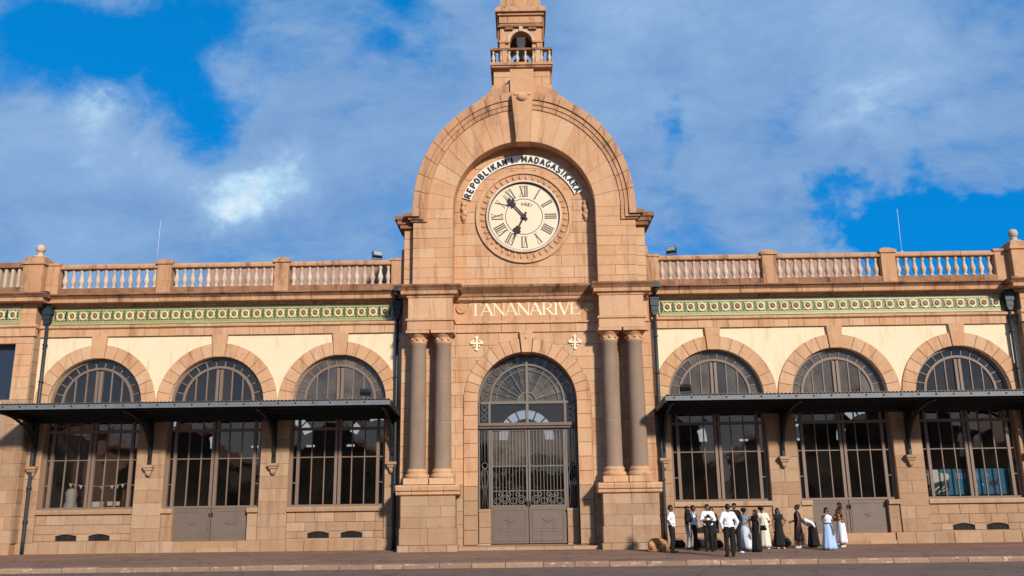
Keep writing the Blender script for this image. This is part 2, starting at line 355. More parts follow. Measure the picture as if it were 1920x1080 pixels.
# ------------------------------------------------------------------ the station
st=tag(empty('station_building',(0,0,0)),'long orange sandstone railway station with arched clock gable and bell turret','building')
def B(n): return MB()
def block(w_,h,d,c=.010):
    def f(): return MB().prism([(-w_/2,-h/2),(w_/2,-h/2),(w_/2,h/2),(-w_/2,h/2)],0,d,c,back=False)
    return f()
def put_block(name,x0,x1,z0,z1,y,parent,m,d=.07,g=.0045,c=.008):
    w_,h=round(abs(x1-x0)-2*g,3),round(z1-z0-2*g,3)
    me=cached((name,w_,h,d,m.name),lambda: block(w_,h,d,c).mesh(name,m))
    return inst(name,me,((x0+x1)/2,y+random.uniform(-.004,.004),(z0+z1)/2),parent)
def rows(z0,z1,h):
    n=max(1,round((z1-z0)/h)); return [(z0+(z1-z0)*i/n,z0+(z1-z0)*(i+1)/n) for i in range(n)]
def ashlar(name,x0,x1,rws,y,parent,m,ln=.75,par=0):
    if x0>x1: x0,x1=x1,x0
    for i,(a,b) in enumerate(rws):
        n=max(1,round((x1-x0)/ln)); u=(x1-x0)/n
        xs=[x0+u*k for k in range(n+1)] if (i+par)%2==0 or (x1-x0)<.45 else [x0]+[x0+u*(k+.5) for k in range(n)]+[x1]
        for k in range(1,len(xs)-1): xs[k]+=random.uniform(-.06,.06)
        for k in range(len(xs)-1): put_block(name,xs[k],xs[k+1],a,b,y,parent,m)
def stones_x(name,prof,x0,x1,ln,parent,m,g=.006):
    if x0>x1: x0,x1=x1,x0
    n=max(1,round((x1-x0)/ln)); u=(x1-x0)/n
    me=cached((name,tuple(prof),round(u,3),m.name),lambda: MB().exx(prof,-u/2+g,u/2-g).mesh(name,m))
    for i in range(n): inst(name,me,(x0+u*(i+.5),random.uniform(-.006,.006),random.uniform(-.003,.003)),parent)
def arc(cx,cz,r,a0,a1,n,kz=1.0): return [(cx+r*cos(a0+(a1-a0)*i/n),cz+r*kz*sin(a0+(a1-a0)*i/n)) for i in range(n+1)]
def sector(cx,cz,r0,r1,a0,a1,n=4,k0=1,k1=1): return arc(cx,cz,r1,a0,a1,n,k1)+arc(cx,cz,r0,a1,a0,n,k0)

BAYS=[6.52,10.77,15.02]; HW=1.64; ZS=4.82; RZ=3.85
LEAF=1.37
# levels of the wing's upper storey
rose_mesh={}
def rosette(bgm):
    b=MB(); b.box(-.2,.2,-.02,.04,-.2,.2,0)
    b.prism([(-.2,.165),(.2,.165),(.2,.2),(-.2,.2)],-.035,-.0201,m=1); b.prism([(-.2,-.2),(.2,-.2),(.2,-.165),(-.2,-.165)],-.035,-.0201,m=1)
    for a in range(4):   # leaves in the corners
        t=pi/4+a*pi/2; b.ell((.175*cos(t)*1.05,-.022,.175*sin(t)*1.05*.85),(.055,.02,.05),6,4,1)
    pts=[(.122*cos(2*pi*i/12),-.03,.122*sin(2*pi*i/12)) for i in range(12)]
    b.tube(pts,.037,5,2,True); b.ell((0,-.022,0),(.055,.03,.055),8,4,3)
    for i in range(6):
        t=i*pi/3; b.ell((.075*cos(t),-.024,.075*sin(t)),(.022,.018,.022),5,4,1)
    return b.mesh('rosette_tile',[bgm,M_TGREEN,M_TCREAM,M_TRED])
R_GREEN=rosette(M_TDARK); R_NAVY=rosette(M_TNAVY)
bal_prof=[(.085,0),(.085,.05),(.05,.06),(.048,.10),(.075,.17),(.098,.25),(.095,.31),(.06,.42),(.045,.52),(.05,.58),(.068,.60),(.05,.62),(.085,.65),(.085,.70)]
BAL=MB().lathe(bal_prof,10).mesh('baluster',M_PALE)
frieze_n=29

def pane(parent,poly,y,th=.012,m=None):
    b=MB().prism(poly,-th/2,th/2); cx=sum(p[0] for p in poly)/len(poly); cz=sum(p[1] for p in poly)/len(poly)
    b.v=[(a-cx,q,c-cz) for a,q,c in b.v]
    o=b.build('pane',m or M_GLASS,parent); o.location=(cx*S,y*S,cz*S)
    o.rotation_euler=(random.gauss(0,.006),0,random.gauss(0,.006)); return o
def wing_window(s,c,door):
    cx=s*c; y=.24
    fr=MB()                       # frame: ring, jambs, transoms
    fr.prism(sector(cx,ZS,1.55,HW+.02,0,pi,24),y-.05,y+.07)
    z0=1.30
    for q in (-1,1): fr.box(cx+q*1.55,cx+q*1.66,y-.05,y+.07,z0 if not door else .0,ZS)
    fr.box(cx-1.55,cx+1.55,y-.06,y+.08,ZS-.07,ZS+.07); fr.box(cx-1.55,cx+1.55,y-.05,y+.07,3.86,3.96)
    fr.box(cx-1.55,cx+1.55,y-.05,y+.07,z0,z0+.07)
    f=fr.build('arched_window',M_FRAME,st)
    for r0,r1 in ((1.18,1.26),): MB().prism(sector(cx,ZS+.07,r0,r1,0,pi,24),y-.045,y+.06).build('arched_glazing_bar',M_FRAME,f)
    for q in (-1,1):
        MB().box(cx+q*.02,cx+q*.115,y-.06,y+.065,z0+.07,3.86).build('mullion',M_FRAME,f)
        MB().box(cx+q*.02,cx+q*.115,y-.06,y+.065,ZS+.07,ZS+1.20).build('mullion',M_FRAME,f)
        MB().box(cx+q*.02,cx+q*.115,y-.058,y+.062,3.96,ZS-.07).build('mullion',M_FRAME,f)
        MB().box(cx+q*(LEAF-.05),cx+q*(LEAF+.05),y-.055,y+.06,z0+.07 if not door else 0,3.86).build('mullion',M_FRAME,f)
        MB().box(cx+q*(LEAF-.045),cx+q*(LEAF+.045),y-.05,y+.06,3.96,ZS-.07).build('mullion',M_FRAME,f)
        for k in (.47,.91):
            MB().box(cx+q*k-.016,cx+q*k+.016,y-.03,y+.04,z0+.07,3.86).build('glazing_bar',M_FRAME,f)
            MB().box(cx+q*k-.016,cx+q*k+.016,y-.03,y+.04,3.96,ZS-.07).build('glazing_bar',M_FRAME,f)
        for k in (.44,.82): MB().box(cx+q*k-.018,cx+q*k+.018,y-.03,y+.04,ZS+.07,ZS+.07+sqrt(max(.01,1.19**2-k*k))).build('glazing_bar',M_FRAME,f)
        MB().box(cx+q*(LEAF+.05),cx+q*1.55,y-.02,y+.03,2.08,2.11).build('glazing_bar',M_FRAME,f)
    MB().box(cx-1.55,cx+1.55,y-.025,y+.035,2.93,2.965).build('glazing_bar',M_FRAME,f)
    na=13; gl2=M_GLASS2 if (c<7 or (s>0 and c<11)) else M_GLASS
    for i in range(1,na):
        a=pi*i/na; MB().prism([(cx+r*cos(a)+d*sin(a),ZS+.07+r*sin(a)-d*cos(a)) for r,d in ((1.255,-.014),(1.56,-.014),(1.56,.014),(1.255,.014))],y-.03,y+.04).build('glazing_bar',M_FRAME,f)
    for i in range(na): pane(f,sector(cx,ZS+.07,1.24,1.56,pi*i/na,pi*(i+1)/na,3),y+.005,m=gl2)
    for q in (-1,1):
        ks=[.07,.44,.82,1.18]
        for a,b in zip(ks,ks[1:]):
            xs=[a+(b-a)*i/4 for i in range(5)]
            pane(f,[(cx+q*a,ZS+.07),(cx+q*b,ZS+.07)]+[(cx+q*u,ZS+.07+sqrt(max(0,1.20**2-u*u))) for u in xs[::-1]],y+.005,m=gl2)
        ks=[.07,.47,.91,LEAF,1.56]
        for a,b in zip(ks,ks[1:]):
            for za,zb in ((z0+.05,2.945),(2.945,3.88),(3.94,ZS-.05)): pane(f,[(cx+q*a,za),(cx+q*b,za),(cx+q*b,zb),(cx+q*a,zb)],y+.005)
    if door:
        for q in (-1,1):
            d=MB().box(cx+q*.012,cx+q*(LEAF-.06),y-.03,y+.04,.03,z0-.003)
            lf=d.build('door_leaf',M_TAUPE,st)
            xa,xb=sorted((cx+q*.07,cx+q*(LEAF-.12)))
            pb=MB()
            for a,b,e,g in ((xa,xb,1.18,1.22),(xa,xb,.12,.16),(xa,xa+.04,.16,1.18),(xb-.04,xb,.16,1.18)): pb.box(a,b,y-.045,y-.0301,e,g)
            pb.build('panel_moulding',M_TAUPE,lf)
            mxx=(xa+xb)/2
            MB().prism([(mxx-.17,.82),(mxx,.74),(mxx+.17,.82),(mxx,.90)],y-.052,y-.0301,.012).build('lozenge',M_TAUPE,lf)
            for zz_ in (.34,.44): MB().box(xa+.04,xb-.04,y-.038,y-.0301,zz_,zz_+.012).build('panel_groove',M_TAUPE,lf)
            MB().box(cx+q*.03,cx+q*.06,y-.09,y-.03,1.02,1.14).build('door_handle',M_IRON,lf)
    return f

def wing(s):
    X=lambda a: s*a
    # --- cores (mortar)
    core=MB()
    edges=[4.30]+[v for c in BAYS for v in (c-HW,c+HW)]+[17.20]
    piers=[(edges[i],edges[i+1]) for i in range(0,len(edges),2)]
    for pi_,(a,b) in enumerate(piers):
        wall=MB().box(X(a),X(b),.016,.55,-.2,ZS).build('wall_pier',M_MORTAR,st)
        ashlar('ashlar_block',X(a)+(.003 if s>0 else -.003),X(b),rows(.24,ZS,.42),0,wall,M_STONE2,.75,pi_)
    for bi,c in enumerate(BAYS):
        if bi==1:
            for q in (-1,1):
                lo,hi=sorted((X(c+q*HW),X(c+q*1.27)))
                d=MB().box(lo,hi,.076,.5,-.2,1.14).build('dado',M_MORTAR,st)
                ashlar('dado_block',lo,hi,rows(.24,1.15,.45),.06,d,M_STONE2,.5)
                MB().exx([(-.03,1.15),(-.03,1.25),(.0,1.30),(.4,1.30),(.4,1.15)],lo,hi).build('sill',M_STONE2,d)
            MB().box(X(c)-1.26,X(c)+1.26,-.02,.6,-.2,.0).build('threshold',M_STONE2,st)
        else:
            d=MB().box(X(c-HW),X(c+HW),.13,.5,-.2,1.14).build('dado',M_MORTAR,st)
            vents=[(X(c)-.92,X(c)-.20),(X(c)+.20,X(c)+.92)]
            zr=[(.24,.28),(.28,.50),(.50,.80),(.80,1.15)]
            a0,a1=X(c)-HW,X(c)+HW
            put_block('dado_block',a0,a1,.20,.28,.06,d,M_STONE2)
            xs=[a0,a0+.34,vents[0][0],vents[0][1],vents[1][0],vents[1][1],a1-.34,a1]
            for k in range(7):
                if k in (2,4): continue
                put_block('dado_block',xs[k],xs[k+1],.28,.50,.06,d,M_STONE2)
            for va,vb in vents:   # segmental lintel over each vent + iron grille
                mid=(va+vb)/2; w2=(vb-va)/2
                pts=[(va+(vb-va)*i/8,.44+.06*(1-((va+(vb-va)*i/8-mid)/w2)**2)) for i in range(9)]
                MB().prism([(va,.502),(vb,.502)]+pts[::-1],.06,.13).build('vent_lintel',M_STONE2,d)
                g=MB().box(va,vb,.122,.129,.28,.50).build('air_vent',M_SOFF,d)
                gb=MB()
                for k in range(9): gb.box(va+.04+k*.08-.008,va+.04+k*.08+.008,.105,.121,.285,.44)
                gb.build('vent_grille',M_IRON,d)
            ashlar('dado_block',a0,a1,zr[2:],.06,d,M_STONE2,.72)
            MB().exx([(-.035,1.15),(-.035,1.25),(.0,1.30),(.4,1.30),(.4,1.15)],a0,a1).build('sill',M_STONE2,d)
        wing_window(s,c,bi==1)
    # plinth
    pl=MB().box(X(4.30),X(17.2),-.03,.3,-.3,.225).build('plinth',M_MORTAR,st)
    x_=4.35
    while x_<17.1:
        l=min(random.uniform(.55,.95),17.15-x_)
        if l<.2: break
        top=.235
        if BAYS[1]-1.35<x_+l/2<BAYS[1]+1.35: top=-.005+random.uniform(-.005,.005)
        yj=random.uniform(-.09,-.07)
        MB().exx([(yj,-.3),(yj,top-.02),(yj+.02,top),(0.0,top),(0.0,-.3)],X(x_+.008),X(x_+l-.008)).build('plinth_stone',M_STONE2,pl); x_+=l
    # --- spandrels, arches
    sp=MB(); bnd=[4.30,(BAYS[0]+BAYS[1])/2,(BAYS[1]+BAYS[2])/2,17.20]
    for i,c in enumerate(BAYS):
        for q,xe in ((-1,bnd[i]),(1,bnd[i+1])):
            pts=[(c+q*HW*sin(t),ZS+HW*cos(t)) for t in [pi/2*k/14 for k in range(15)]]
            poly=[(xe,ZS),(xe,7.25),(c,7.25)]+pts
            sp.prism([(X(a),b) for a,b in poly],.03,.5)
    span=sp.build('spandrel_wall',M_CREAM,st)
    for i,c in enumerate(BAYS):
        nv=7
        for q in (-1,1):
            a_k=.125
            for k in range(nv):
                t0=(pi/2-a_k)*k/nv; t1=(pi/2-a_k)*(k+1)/nv; g=.004
                poly=[(c+q*r*cos(t),ZS+r*sin(t)) for r,t in [(HW,t0+g),(HW,(t0+t1)/2),(HW,t1-g),(2.11,t1-g*.7),(2.11,(t0+t1)/2),(2.11,t0+g*.7)]]
                xm=sum(p[0] for p in poly)/6; 
                if abs(xm-c)>2.13: pass
                MB().prism([(X(a),b) for a,b in poly],-.03+random.uniform(-.004,.004),.06,.010).build('voussoir',M_STONE,span)
        MB().prism([(X(c)-.205,ZS+HW-.02),(X(c)+.205,ZS+HW-.02),(X(c)+.275,7.215),(X(c)-.275,7.215)],-.08,.06,.012).build('keystone',M_STONE,span)
    # --- string course, frieze, cornice
    sc_=MB().box(X(4.30),X(17.2),-.01,.5,7.22,7.62).build('string_course',M_MORTAR,st)
    stones_x('band_stone',[(-.05,7.222),(-.05,7.485),(.0,7.485),(.0,7.222)],X(4.45),X(17.15),.53,sc_,M_STONE)
    stones_x('moulding_stone',[(-.07,7.488),(-.13,7.53),(-.13,7.60),(-.09,7.625),(.0,7.625),(.0,7.488)],X(4.40),X(17.15),1.06,sc_,M_STONE)
    fz=MB().box(X(4.30),X(17.2),.02,.5,7.63,8.37).build('frieze',M_STONE,st)
    fa,fb=4.78,16.72; u=(fb-fa)/frieze_n
    gb=MB(); gb.box(X(fa-.06),X(fb+.06),-.028,.02,8.185,8.27); gb.box(X(fa-.06),X(fb+.06),-.028,.02,7.66,7.745); gb.build('tile_border',M_TGREEN,fz)
    for i in range(frieze_n): inst('rosette_tile',R_NAVY if i in (0,frieze_n-1) else R_GREEN,(X(fa+u*(i+.5)),-.005,7.965),fz,sc=(u/.4*.985,1,.44/.4))
    for e_ in (fa-.06,fb+.06):
        MB().box(X(e_)-.03,X(e_)+.03,-.028,.02,7.746,8.184).build('tile_border',M_TGREEN,fz)
    co=MB().box(X(4.30),X(17.2),-.05,.55,8.375,8.66).build('cornice',M_MORTAR,st)
    stones_x('bed_mould_stone',[(.0,8.275),(-.10,8.30),(-.14,8.372),(.1,8.372),(.1,8.275)],X(4.32),X(17.15),1.06,co,M_CORN)
    stones_x('corona_stone',[(0,8.375),(-.36,8.375),(-.38,8.39),(-.38,8.515),(0,8.515)],X(4.32),X(17.15),1.06,co,M_CORN)
    stones_x('cyma_stone',[(0,8.518),(-.39,8.518),(-.42,8.56),(-.46,8.60),(-.52,8.63),(-.52,8.675),(0,8.70)],X(4.32),X(17.15),1.06,co,M_WEATH)
    # --- balustrade
    ba=MB().box(X(4.40),X(17.1),-.08,.14,8.70,8.965).build('balustrade',M_MORTAR,st)
    stones_x('balustrade_plinth_stone',[(-.17,8.70),(-.17,8.93),(-.13,8.965),(-.08,8.965),(-.08,8.70)],X(4.40),X(17.1),1.05,ba,M_WEATH)
    pcs=[8.67,12.88]; pw=.25
    segs=[(4.75,pcs[0]-pw),(pcs[0]+pw,pcs[1]-pw),(pcs[1]+pw,16.65)]
    for a,b in segs:
        n=round((b-a)/.285); u=(b-a)/n
        for i in range(n): inst('baluster',BAL,(X(a+u*(i+.5)),.02,8.968),ba,rz=random.random())
        stones_x('rail_stone',[(-.13,9.67),(-.15,9.70),(-.15,9.78),(-.11,9.84),(.15,9.84),(.19,9.78),(.19,9.70),(.17,9.67)],X(a),X(b),1.2,ba,M_CORN)
    for p in pcs:
        b=MB(); b.box(X(p)-.25,X(p)+.25,-.19,.24,8.702,9.80)
        b.box(X(p)-.30,X(p)+.30,-.24,.29,9.80,9.90)
        b.add([(X(p)-.30,-.24,9.90),(X(p)+.30,-.24,9.90),(X(p)+.30,.29,9.90),(X(p)-.30,.29,9.90),(X(p)-.12,-.07,10.02),(X(p)+.12,-.07,10.02),(X(p)+.12,.12,10.02),(X(p)-.12,.12,10.02)],[(0,1,5,4),(1,2,6,5),(2,3,7,6),(3,0,4,7),(4,5,6,7)])
        b.build('balustrade_pier',M_CORN,ba)
    b=MB(); b.box(X(4.30),X(4.75),-.17,.24,8.702,9.80); b.box(X(4.28),X(4.79),-.20,.27,9.80,9.88); b.build('balustrade_pier',M_CORN,ba)
    b=MB(); b.box(X(16.65),X(17.10),-.17,.24,8.702,9.80); b.box(X(16.6),X(17.12),-.21,.27,9.80,9.88); b.build('balustrade_pier',M_CORN,ba)
    # --- corbels under the canopy brackets, carved
    for p in (4.62,8.645,12.895,16.88):
        b=MB(); b.box(X(p)-.17,X(p)+.17,-.22,.01,2.66,2.75); b.box(X(p)-.14,X(p)+.14,-.18,.01,2.58,2.66)
        b.prism([(X(p)-.12,2.58),(X(p)+.12,2.58),(X(p)+.07,2.42),(X(p)-.07,2.42)],-.14,.01,.02); b.ell((X(p),-.06,2.42),(.08,.07,.05),8,5)
        b.build('corbel',M_STONE2,st)
    # --- downpipes
    for p,yy in ((16.90,-.12),(4.52,-.13)):
        pts=[(X(p),yy,8.0),(X(p),yy,4.6),(X(p),yy,.35),(X(p),yy,-.11)]
        dp=MB().tube(pts,.062,10).build('downpipe',M_PIPE,st)
        for zz_ in (6.9,5.6,3.3,2.0,.9):
            MB().lathe([(.075,0),(.085,.02),(.085,.06),(.075,.08)],10,(X(p),yy,zz_)).build('pipe_collar',M_PIPE,dp)
        h=MB(); h.box(X(p)-.15,X(p)+.15,yy-.16,yy+.10,8.0,8.24); h.box(X(p)-.12,X(p)+.12,yy-.13,yy+.10,7.82,8.0); h.box(X(p)-.17,X(p)+.17,yy-.18,yy+.10,8.24,8.29)
        h.prism([(X(p)-.12,7.82),(X(p)+.12,7.82),(X(p)+.06,7.66),(X(p)-.06,7.66)],yy-.11,yy+.06)
        h.build('hopper_head',M_PIPE,dp)
        h=MB(); h.tube([(X(p),yy,8.29),(X(p),yy-.16,8.36),(X(p)+.02*s,-.50,8.46),(X(p)+.05*s,-.56,8.66)],.07,8); h.box(X(p)-.06,X(p)+.16,-.66,-.46,8.58,8.76); h.build('roof_outlet',M_PIPE,dp)
    # --- interior shell
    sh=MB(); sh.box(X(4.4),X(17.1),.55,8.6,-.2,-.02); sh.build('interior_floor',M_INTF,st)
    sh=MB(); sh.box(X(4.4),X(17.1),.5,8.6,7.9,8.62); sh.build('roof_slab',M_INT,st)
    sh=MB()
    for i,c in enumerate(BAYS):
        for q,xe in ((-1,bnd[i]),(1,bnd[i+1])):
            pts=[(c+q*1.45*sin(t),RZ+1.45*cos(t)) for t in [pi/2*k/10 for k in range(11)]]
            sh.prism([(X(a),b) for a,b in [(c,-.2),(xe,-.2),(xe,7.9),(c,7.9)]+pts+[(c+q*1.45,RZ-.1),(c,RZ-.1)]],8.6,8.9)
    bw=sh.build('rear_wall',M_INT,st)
    for c in BAYS:
        b=MB(); b.prism(sector(X(c),RZ,0.02,1.05,0,pi,16),8.62,8.7); b.box(X(c)-1.05,X(c)+1.05,8.62,8.7,RZ-.1,RZ+.01)
        for i in range(1,8):
            t=pi*i/8; b.stroke((X(c)+1.03*cos(t),RZ+1.03*sin(t)),(X(c)+1.46*cos(t),RZ+1.46*sin(t)),.06,8.63,.06)
        opn=random.sample(range(8),3)
        for i in range(8):
            if i not in opn: b.prism(sector(X(c),RZ,1.04,1.47,pi*i/8,pi*(i+1)/8,3),8.705,8.74)
        b.build('rear_window_frame',M_INT,bw)
    MB().box(X(4.42),X(4.6),.55,8.6,-.2,7.9).build('cross_wall',M_INT,st); MB().box(X(17.02),X(17.18),.56,8.6,-.2,7.9).build('cross_wall',M_INT,st)
    # --- end pavilion
    pv=MB(); pv.box(X(17.20),X(17.78),-.384,9,-.3,8.4); pv.box(X(17.78),X(19.6),-.384,9,-.3,5.0) ; pv.box(X(17.78),X(19.6),-.384,9,6.95,8.4); pv.box(X(19.6),X(24),-.384,9,-.3,8.4); pv.box(X(17.78),X(19.6),0,9,5.0,6.95)
    p=pv.build('end_pavilion',M_MORTAR,st)
    MB().box(X(17.79),X(19.59),-.05,-.002,5.01,6.94).build('shuttered_window',M_TNAVY,p)
    lo,hi=sorted((X(17.18),X(17.78)))
    ashlar('quoin_block',lo,hi,rows(.24,5.0,.43),-.40,p,M_STONE2,.42); ashlar('quoin_block',lo,hi,rows(5.0,6.95,.40),-.40,p,M_STONE,.42)
    # return face blocks (side of the pavilion next to the wing)
    for a,b in rows(.24,7.2,.43): MB().box(X(17.15),X(17.205),-.36,.0,a+.007,b-.007).build('return_block',M_STONE2,p)
    ashlar('quoin_block',X(17.78),X(21.5),rows(.24,1.4,.43),-.40,p,M_STONE2,.8)
    MB().box(X(18.05),X(19.4),-.395,-.3845,1.5,4.9).build('plaster_panel',M_CREAM,p)
    MB().box(X(17.78),X(18.05),-.40,-.35,1.41,5.0).build('jamb_stone',M_STONE2,p)
    ashlar('quoin_block',X(17.18),X(21.5),[(6.95,7.2)],-.40,p,M_STONE,.7)
    xa,xb=(17.10,22)
    def hx(a): return X(a)
    stones_x('band_stone',[(-.46,7.205),(-.46,7.485),(-.30,7.485),(-.30,7.205)],hx(17.10),hx(22),.53,p,M_STONE)
    stones_x('moulding_stone',[(-.48,7.488),(-.53,7.53),(-.53,7.60),(-.49,7.625),(-.3,7.625),(-.3,7.488)],hx(17.06),hx(22),1.0,p,M_STONE)
    ashlar('quoin_block',X(17.18),X(17.74),rows(7.63,8.37,.37),-.40,p,M_STONE,.55)
    gb=MB(); gb.box(X(17.74),X(21),-.415,-.36,8.19,8.27); gb.box(X(17.74),X(21),-.415,-.36,7.66,7.74); gb.box(X(17.74),X(17.80),-.415,-.36,7.741,8.189); gb.build('tile_border',M_TGREEN,p)
    for i in range(6): inst('rosette_tile',R_NAVY,(X(18.0+i*.415),-.395,7.965),p,sc=(1.02,1,1.1))
    stones_x('corona_stone',[(-.35,8.375),(-.76,8.375),(-.78,8.39),(-.78,8.515),(-.35,8.515)],hx(16.80),hx(22),1.04,p,M_CORN)
    stones_x('cyma_stone',[(-.3,8.518),(-.79,8.518),(-.84,8.58),(-.9,8.63),(-.9,8.675),(-.3,8.70)],hx(16.70),hx(22),1.04,p,M_WEATH)
    MB().box(X(17.06),X(22),-.36,.4,8.275,8.70).build('cornice_core',M_CORN,p)
    b=MB(); cxp=17.46
    b.box(X(cxp-.36),X(cxp+.36),-.44,.30,8.70,9.80); b.box(X(cxp-.42),X(cxp+.42),-.50,.36,9.80,9.90); b.box(X(cxp-.36),X(cxp+.36),-.44,.30,9.90,10.03)
    b.box(X(cxp-.27),X(cxp+.27),-.34,.20,10.03,10.12)
    pc=b.build('corner_pier',M_CORN,p)
    MB().lathe([(.24,0),(.24,.05),(.13,.07),(.10,.13),(.14,.16),(.10,.18),(.08,.20)],14,(X(cxp),-.07,10.12)).lathe([(.165*sin(pi*i/10)+.001,.165-.165*cos(pi*i/10)) for i in range(11)],14,(X(cxp),-.07,10.30)).build('ball_finial',M_PALE,pc)
    MB().box(X(17.82),X(22),-.45,-.05,8.70,8.965).box(X(17.82),X(22),-.47,-.02,9.68,9.86).build('parapet',M_WEATH,p)
    for i in range(12): MB().box(X(17.92+i*.235),X(17.92+i*.235+.105),-.38,-.14,8.965,9.68).build('slotted_baluster',M_PALE,p)
wing(-1); wing(1)
# raised roof seen through the balusters
MB().box(-12.4,13.0,2.6,7.5,8.62,10.45).build('roof_lantern',M_PINK,st)
# ------------------------------------------------------------------ central pavilion
YC=-.50; DR=1.68; DZ=4.70; RO=2.16      # wall plane, door arch radius, springing, ring outer radius
YA=-.75; AZ=11.50; RI=2.53; RV=3.42; RX=3.94; KI,KV,KX=1.0,1.10,1.125
core=MB()
for s in (-1,1):
    pts=[(s*DR*sin(t),DZ+DR*cos(t)) for t in [pi/2*k/16 for k in range(17)]]
    core.prism([(s*4.28,-.3),(s*4.28,8.7),(0,8.7)]+pts+[(s*DR,-.3)],YC+.016,.6)
cw=core.build('central_wall',M_MORTAR,st)
ups=rows(.24,7.05,.425)
for s in (-1,1):
    for i,(a,b) in enumerate(ups):
        xs=[.2,.95,1.75,2.75,3.5,4.30] if i%2 else [.2,1.3,2.45,3.2,4.30]
        for x0,x1 in zip(xs,xs[1:]):
            n=5; zs=[a+.006+(b-a-.012)*k/n for k in range(n+1)]
            def cl(z): return max(x0, RO-.0 if z<=DZ else sqrt(max(0,RO*RO-(z-DZ)**2)) if z<DZ+RO else 0)+.007
            left=[(cl(z),z) for z in zs]
            left=[(l,z) for l,z in left if l<x1-.04]
            if len(left)<2: continue
            poly=[(s*l,z) for l,z in left]+[(s*(x1-.007),left[-1][1]),(s*(x1-.007),left[0][1])]
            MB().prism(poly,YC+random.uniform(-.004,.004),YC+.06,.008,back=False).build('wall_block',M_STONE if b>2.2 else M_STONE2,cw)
    # inner fill above the ring near the axis
    # jamb stones and voussoirs of the door arch
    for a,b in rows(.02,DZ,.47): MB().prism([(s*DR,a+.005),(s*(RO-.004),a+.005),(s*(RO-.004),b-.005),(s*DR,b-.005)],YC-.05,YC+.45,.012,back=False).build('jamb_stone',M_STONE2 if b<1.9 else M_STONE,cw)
    nv=9; ak=.11
    for k in range(nv):
        t0=(pi/2-ak)*k/nv; t1=(pi/2-ak)*(k+1)/nv; g=.003
        poly=[(s*r*cos(t),DZ+r*sin(t)) for r,t in [(DR,t0+g),(DR,(t0+t1)/2),(DR,t1-g),(RO-.004,t1-g),(RO-.004,(t0+t1)/2),(RO-.004,t0+g)]]
        MB().prism(poly,YC-.05+random.uniform(-.003,.003),YC+.45,.010,back=False).build('voussoir',M_STONE,cw)
MB().prism([(-.16,DZ+DR-.03),(.16,DZ+DR-.03),(.23,7.06),(-.23,7.06)],YC-.14,YC+.45,.015).build('keystone',M_STONE,cw)
for q in (-.0,): MB().ell((0,YC-.15,6.86),(.05,.03,.05),8,5).build('keystone_boss',M_STONE,cw)
# entablature, middle
en=MB().box(-4.2,4.2,YC+.03,.2,7.05,8.68).build('entablature',M_MORTAR,st)
stones_x('architrave_stone',[(YC-.05,7.07),(YC-.05,7.37),(YC+.05,7.37),(YC+.05,7.07)],-4.24,4.24,.85,en,M_STONE)
stones_x('fillet_stone',[(YC-.11,7.373),(YC-.11,7.44),(YC+.05,7.44),(YC+.05,7.373)],-4.27,4.27,1.2,en,M_STONE)
stones_x('frieze_stone',[(YC-.04,7.443),(YC-.04,8.12),(YC+.05,8.12),(YC+.05,7.443)],-4.22,4.22,1.69,en,M_STONE)
stones_x('cornice_bed_stone',[(YC-.08,8.122),(YC-.20,8.20),(YC-.20,8.30),(YC+.05,8.30),(YC+.05,8.122)],-4.25,4.25,1.2,en,M_CORN)
stones_x('cornice_stone',[(YC-.24,8.302),(YC-.24,8.40),(YC-.34,8.50),(YC-.44,8.60),(YC-.44,8.68),(YC+.05,8.70),(YC+.05,8.302)],-2.5,2.5,1.0,en,M_WEATH)
for s in (-1,1): MB().lathe([(.19,0),(.19,.03),(.15,.06),(.13,.05),(.09,.04),(.05,.07),(.001,.08)],16).build('round_boss',M_STONE,en)
bosses=[o for o in COL.objects if o.name.startswith('round_boss')]
for o,sx in zip(bosses,(-2.24,2.22)): o.rotation_euler=(pi/2,0,0); o.location=(sx*S,(YC-.04)*S,7.92*S)
# fleur crosses
for sx in (-1.70,1.68):
    b=MB(); y=YC-.05
    b.stroke((sx,6.54),(sx,6.84),.075,y,.05); b.stroke((sx-.14,6.70),(sx-.038,6.70),.07,y+.002,.05); b.stroke((sx+.038,6.70),(sx+.14,6.70),.07,y+.002,.05)
    for dx,dz in ((0,.20),(0,-.20),(-.17,.02),(.17,.02)): b.prism([(sx+dx+.062*cos(i*pi/4),6.70+dz+.062*sin(i*pi/4)) for i in range(8)],y-.004,y+.05)
    for dx,dz in ((-.11,.09),(.11,.09),(-.09,-.10),(.09,-.10)): b.prism([(sx+dx+.036*cos(i*pi/3),6.70+dz+.036*sin(i*pi/3)) for i in range(6)],y-.006,y+.05)
    b.build('fleur_ornament',M_LETTER,cw)
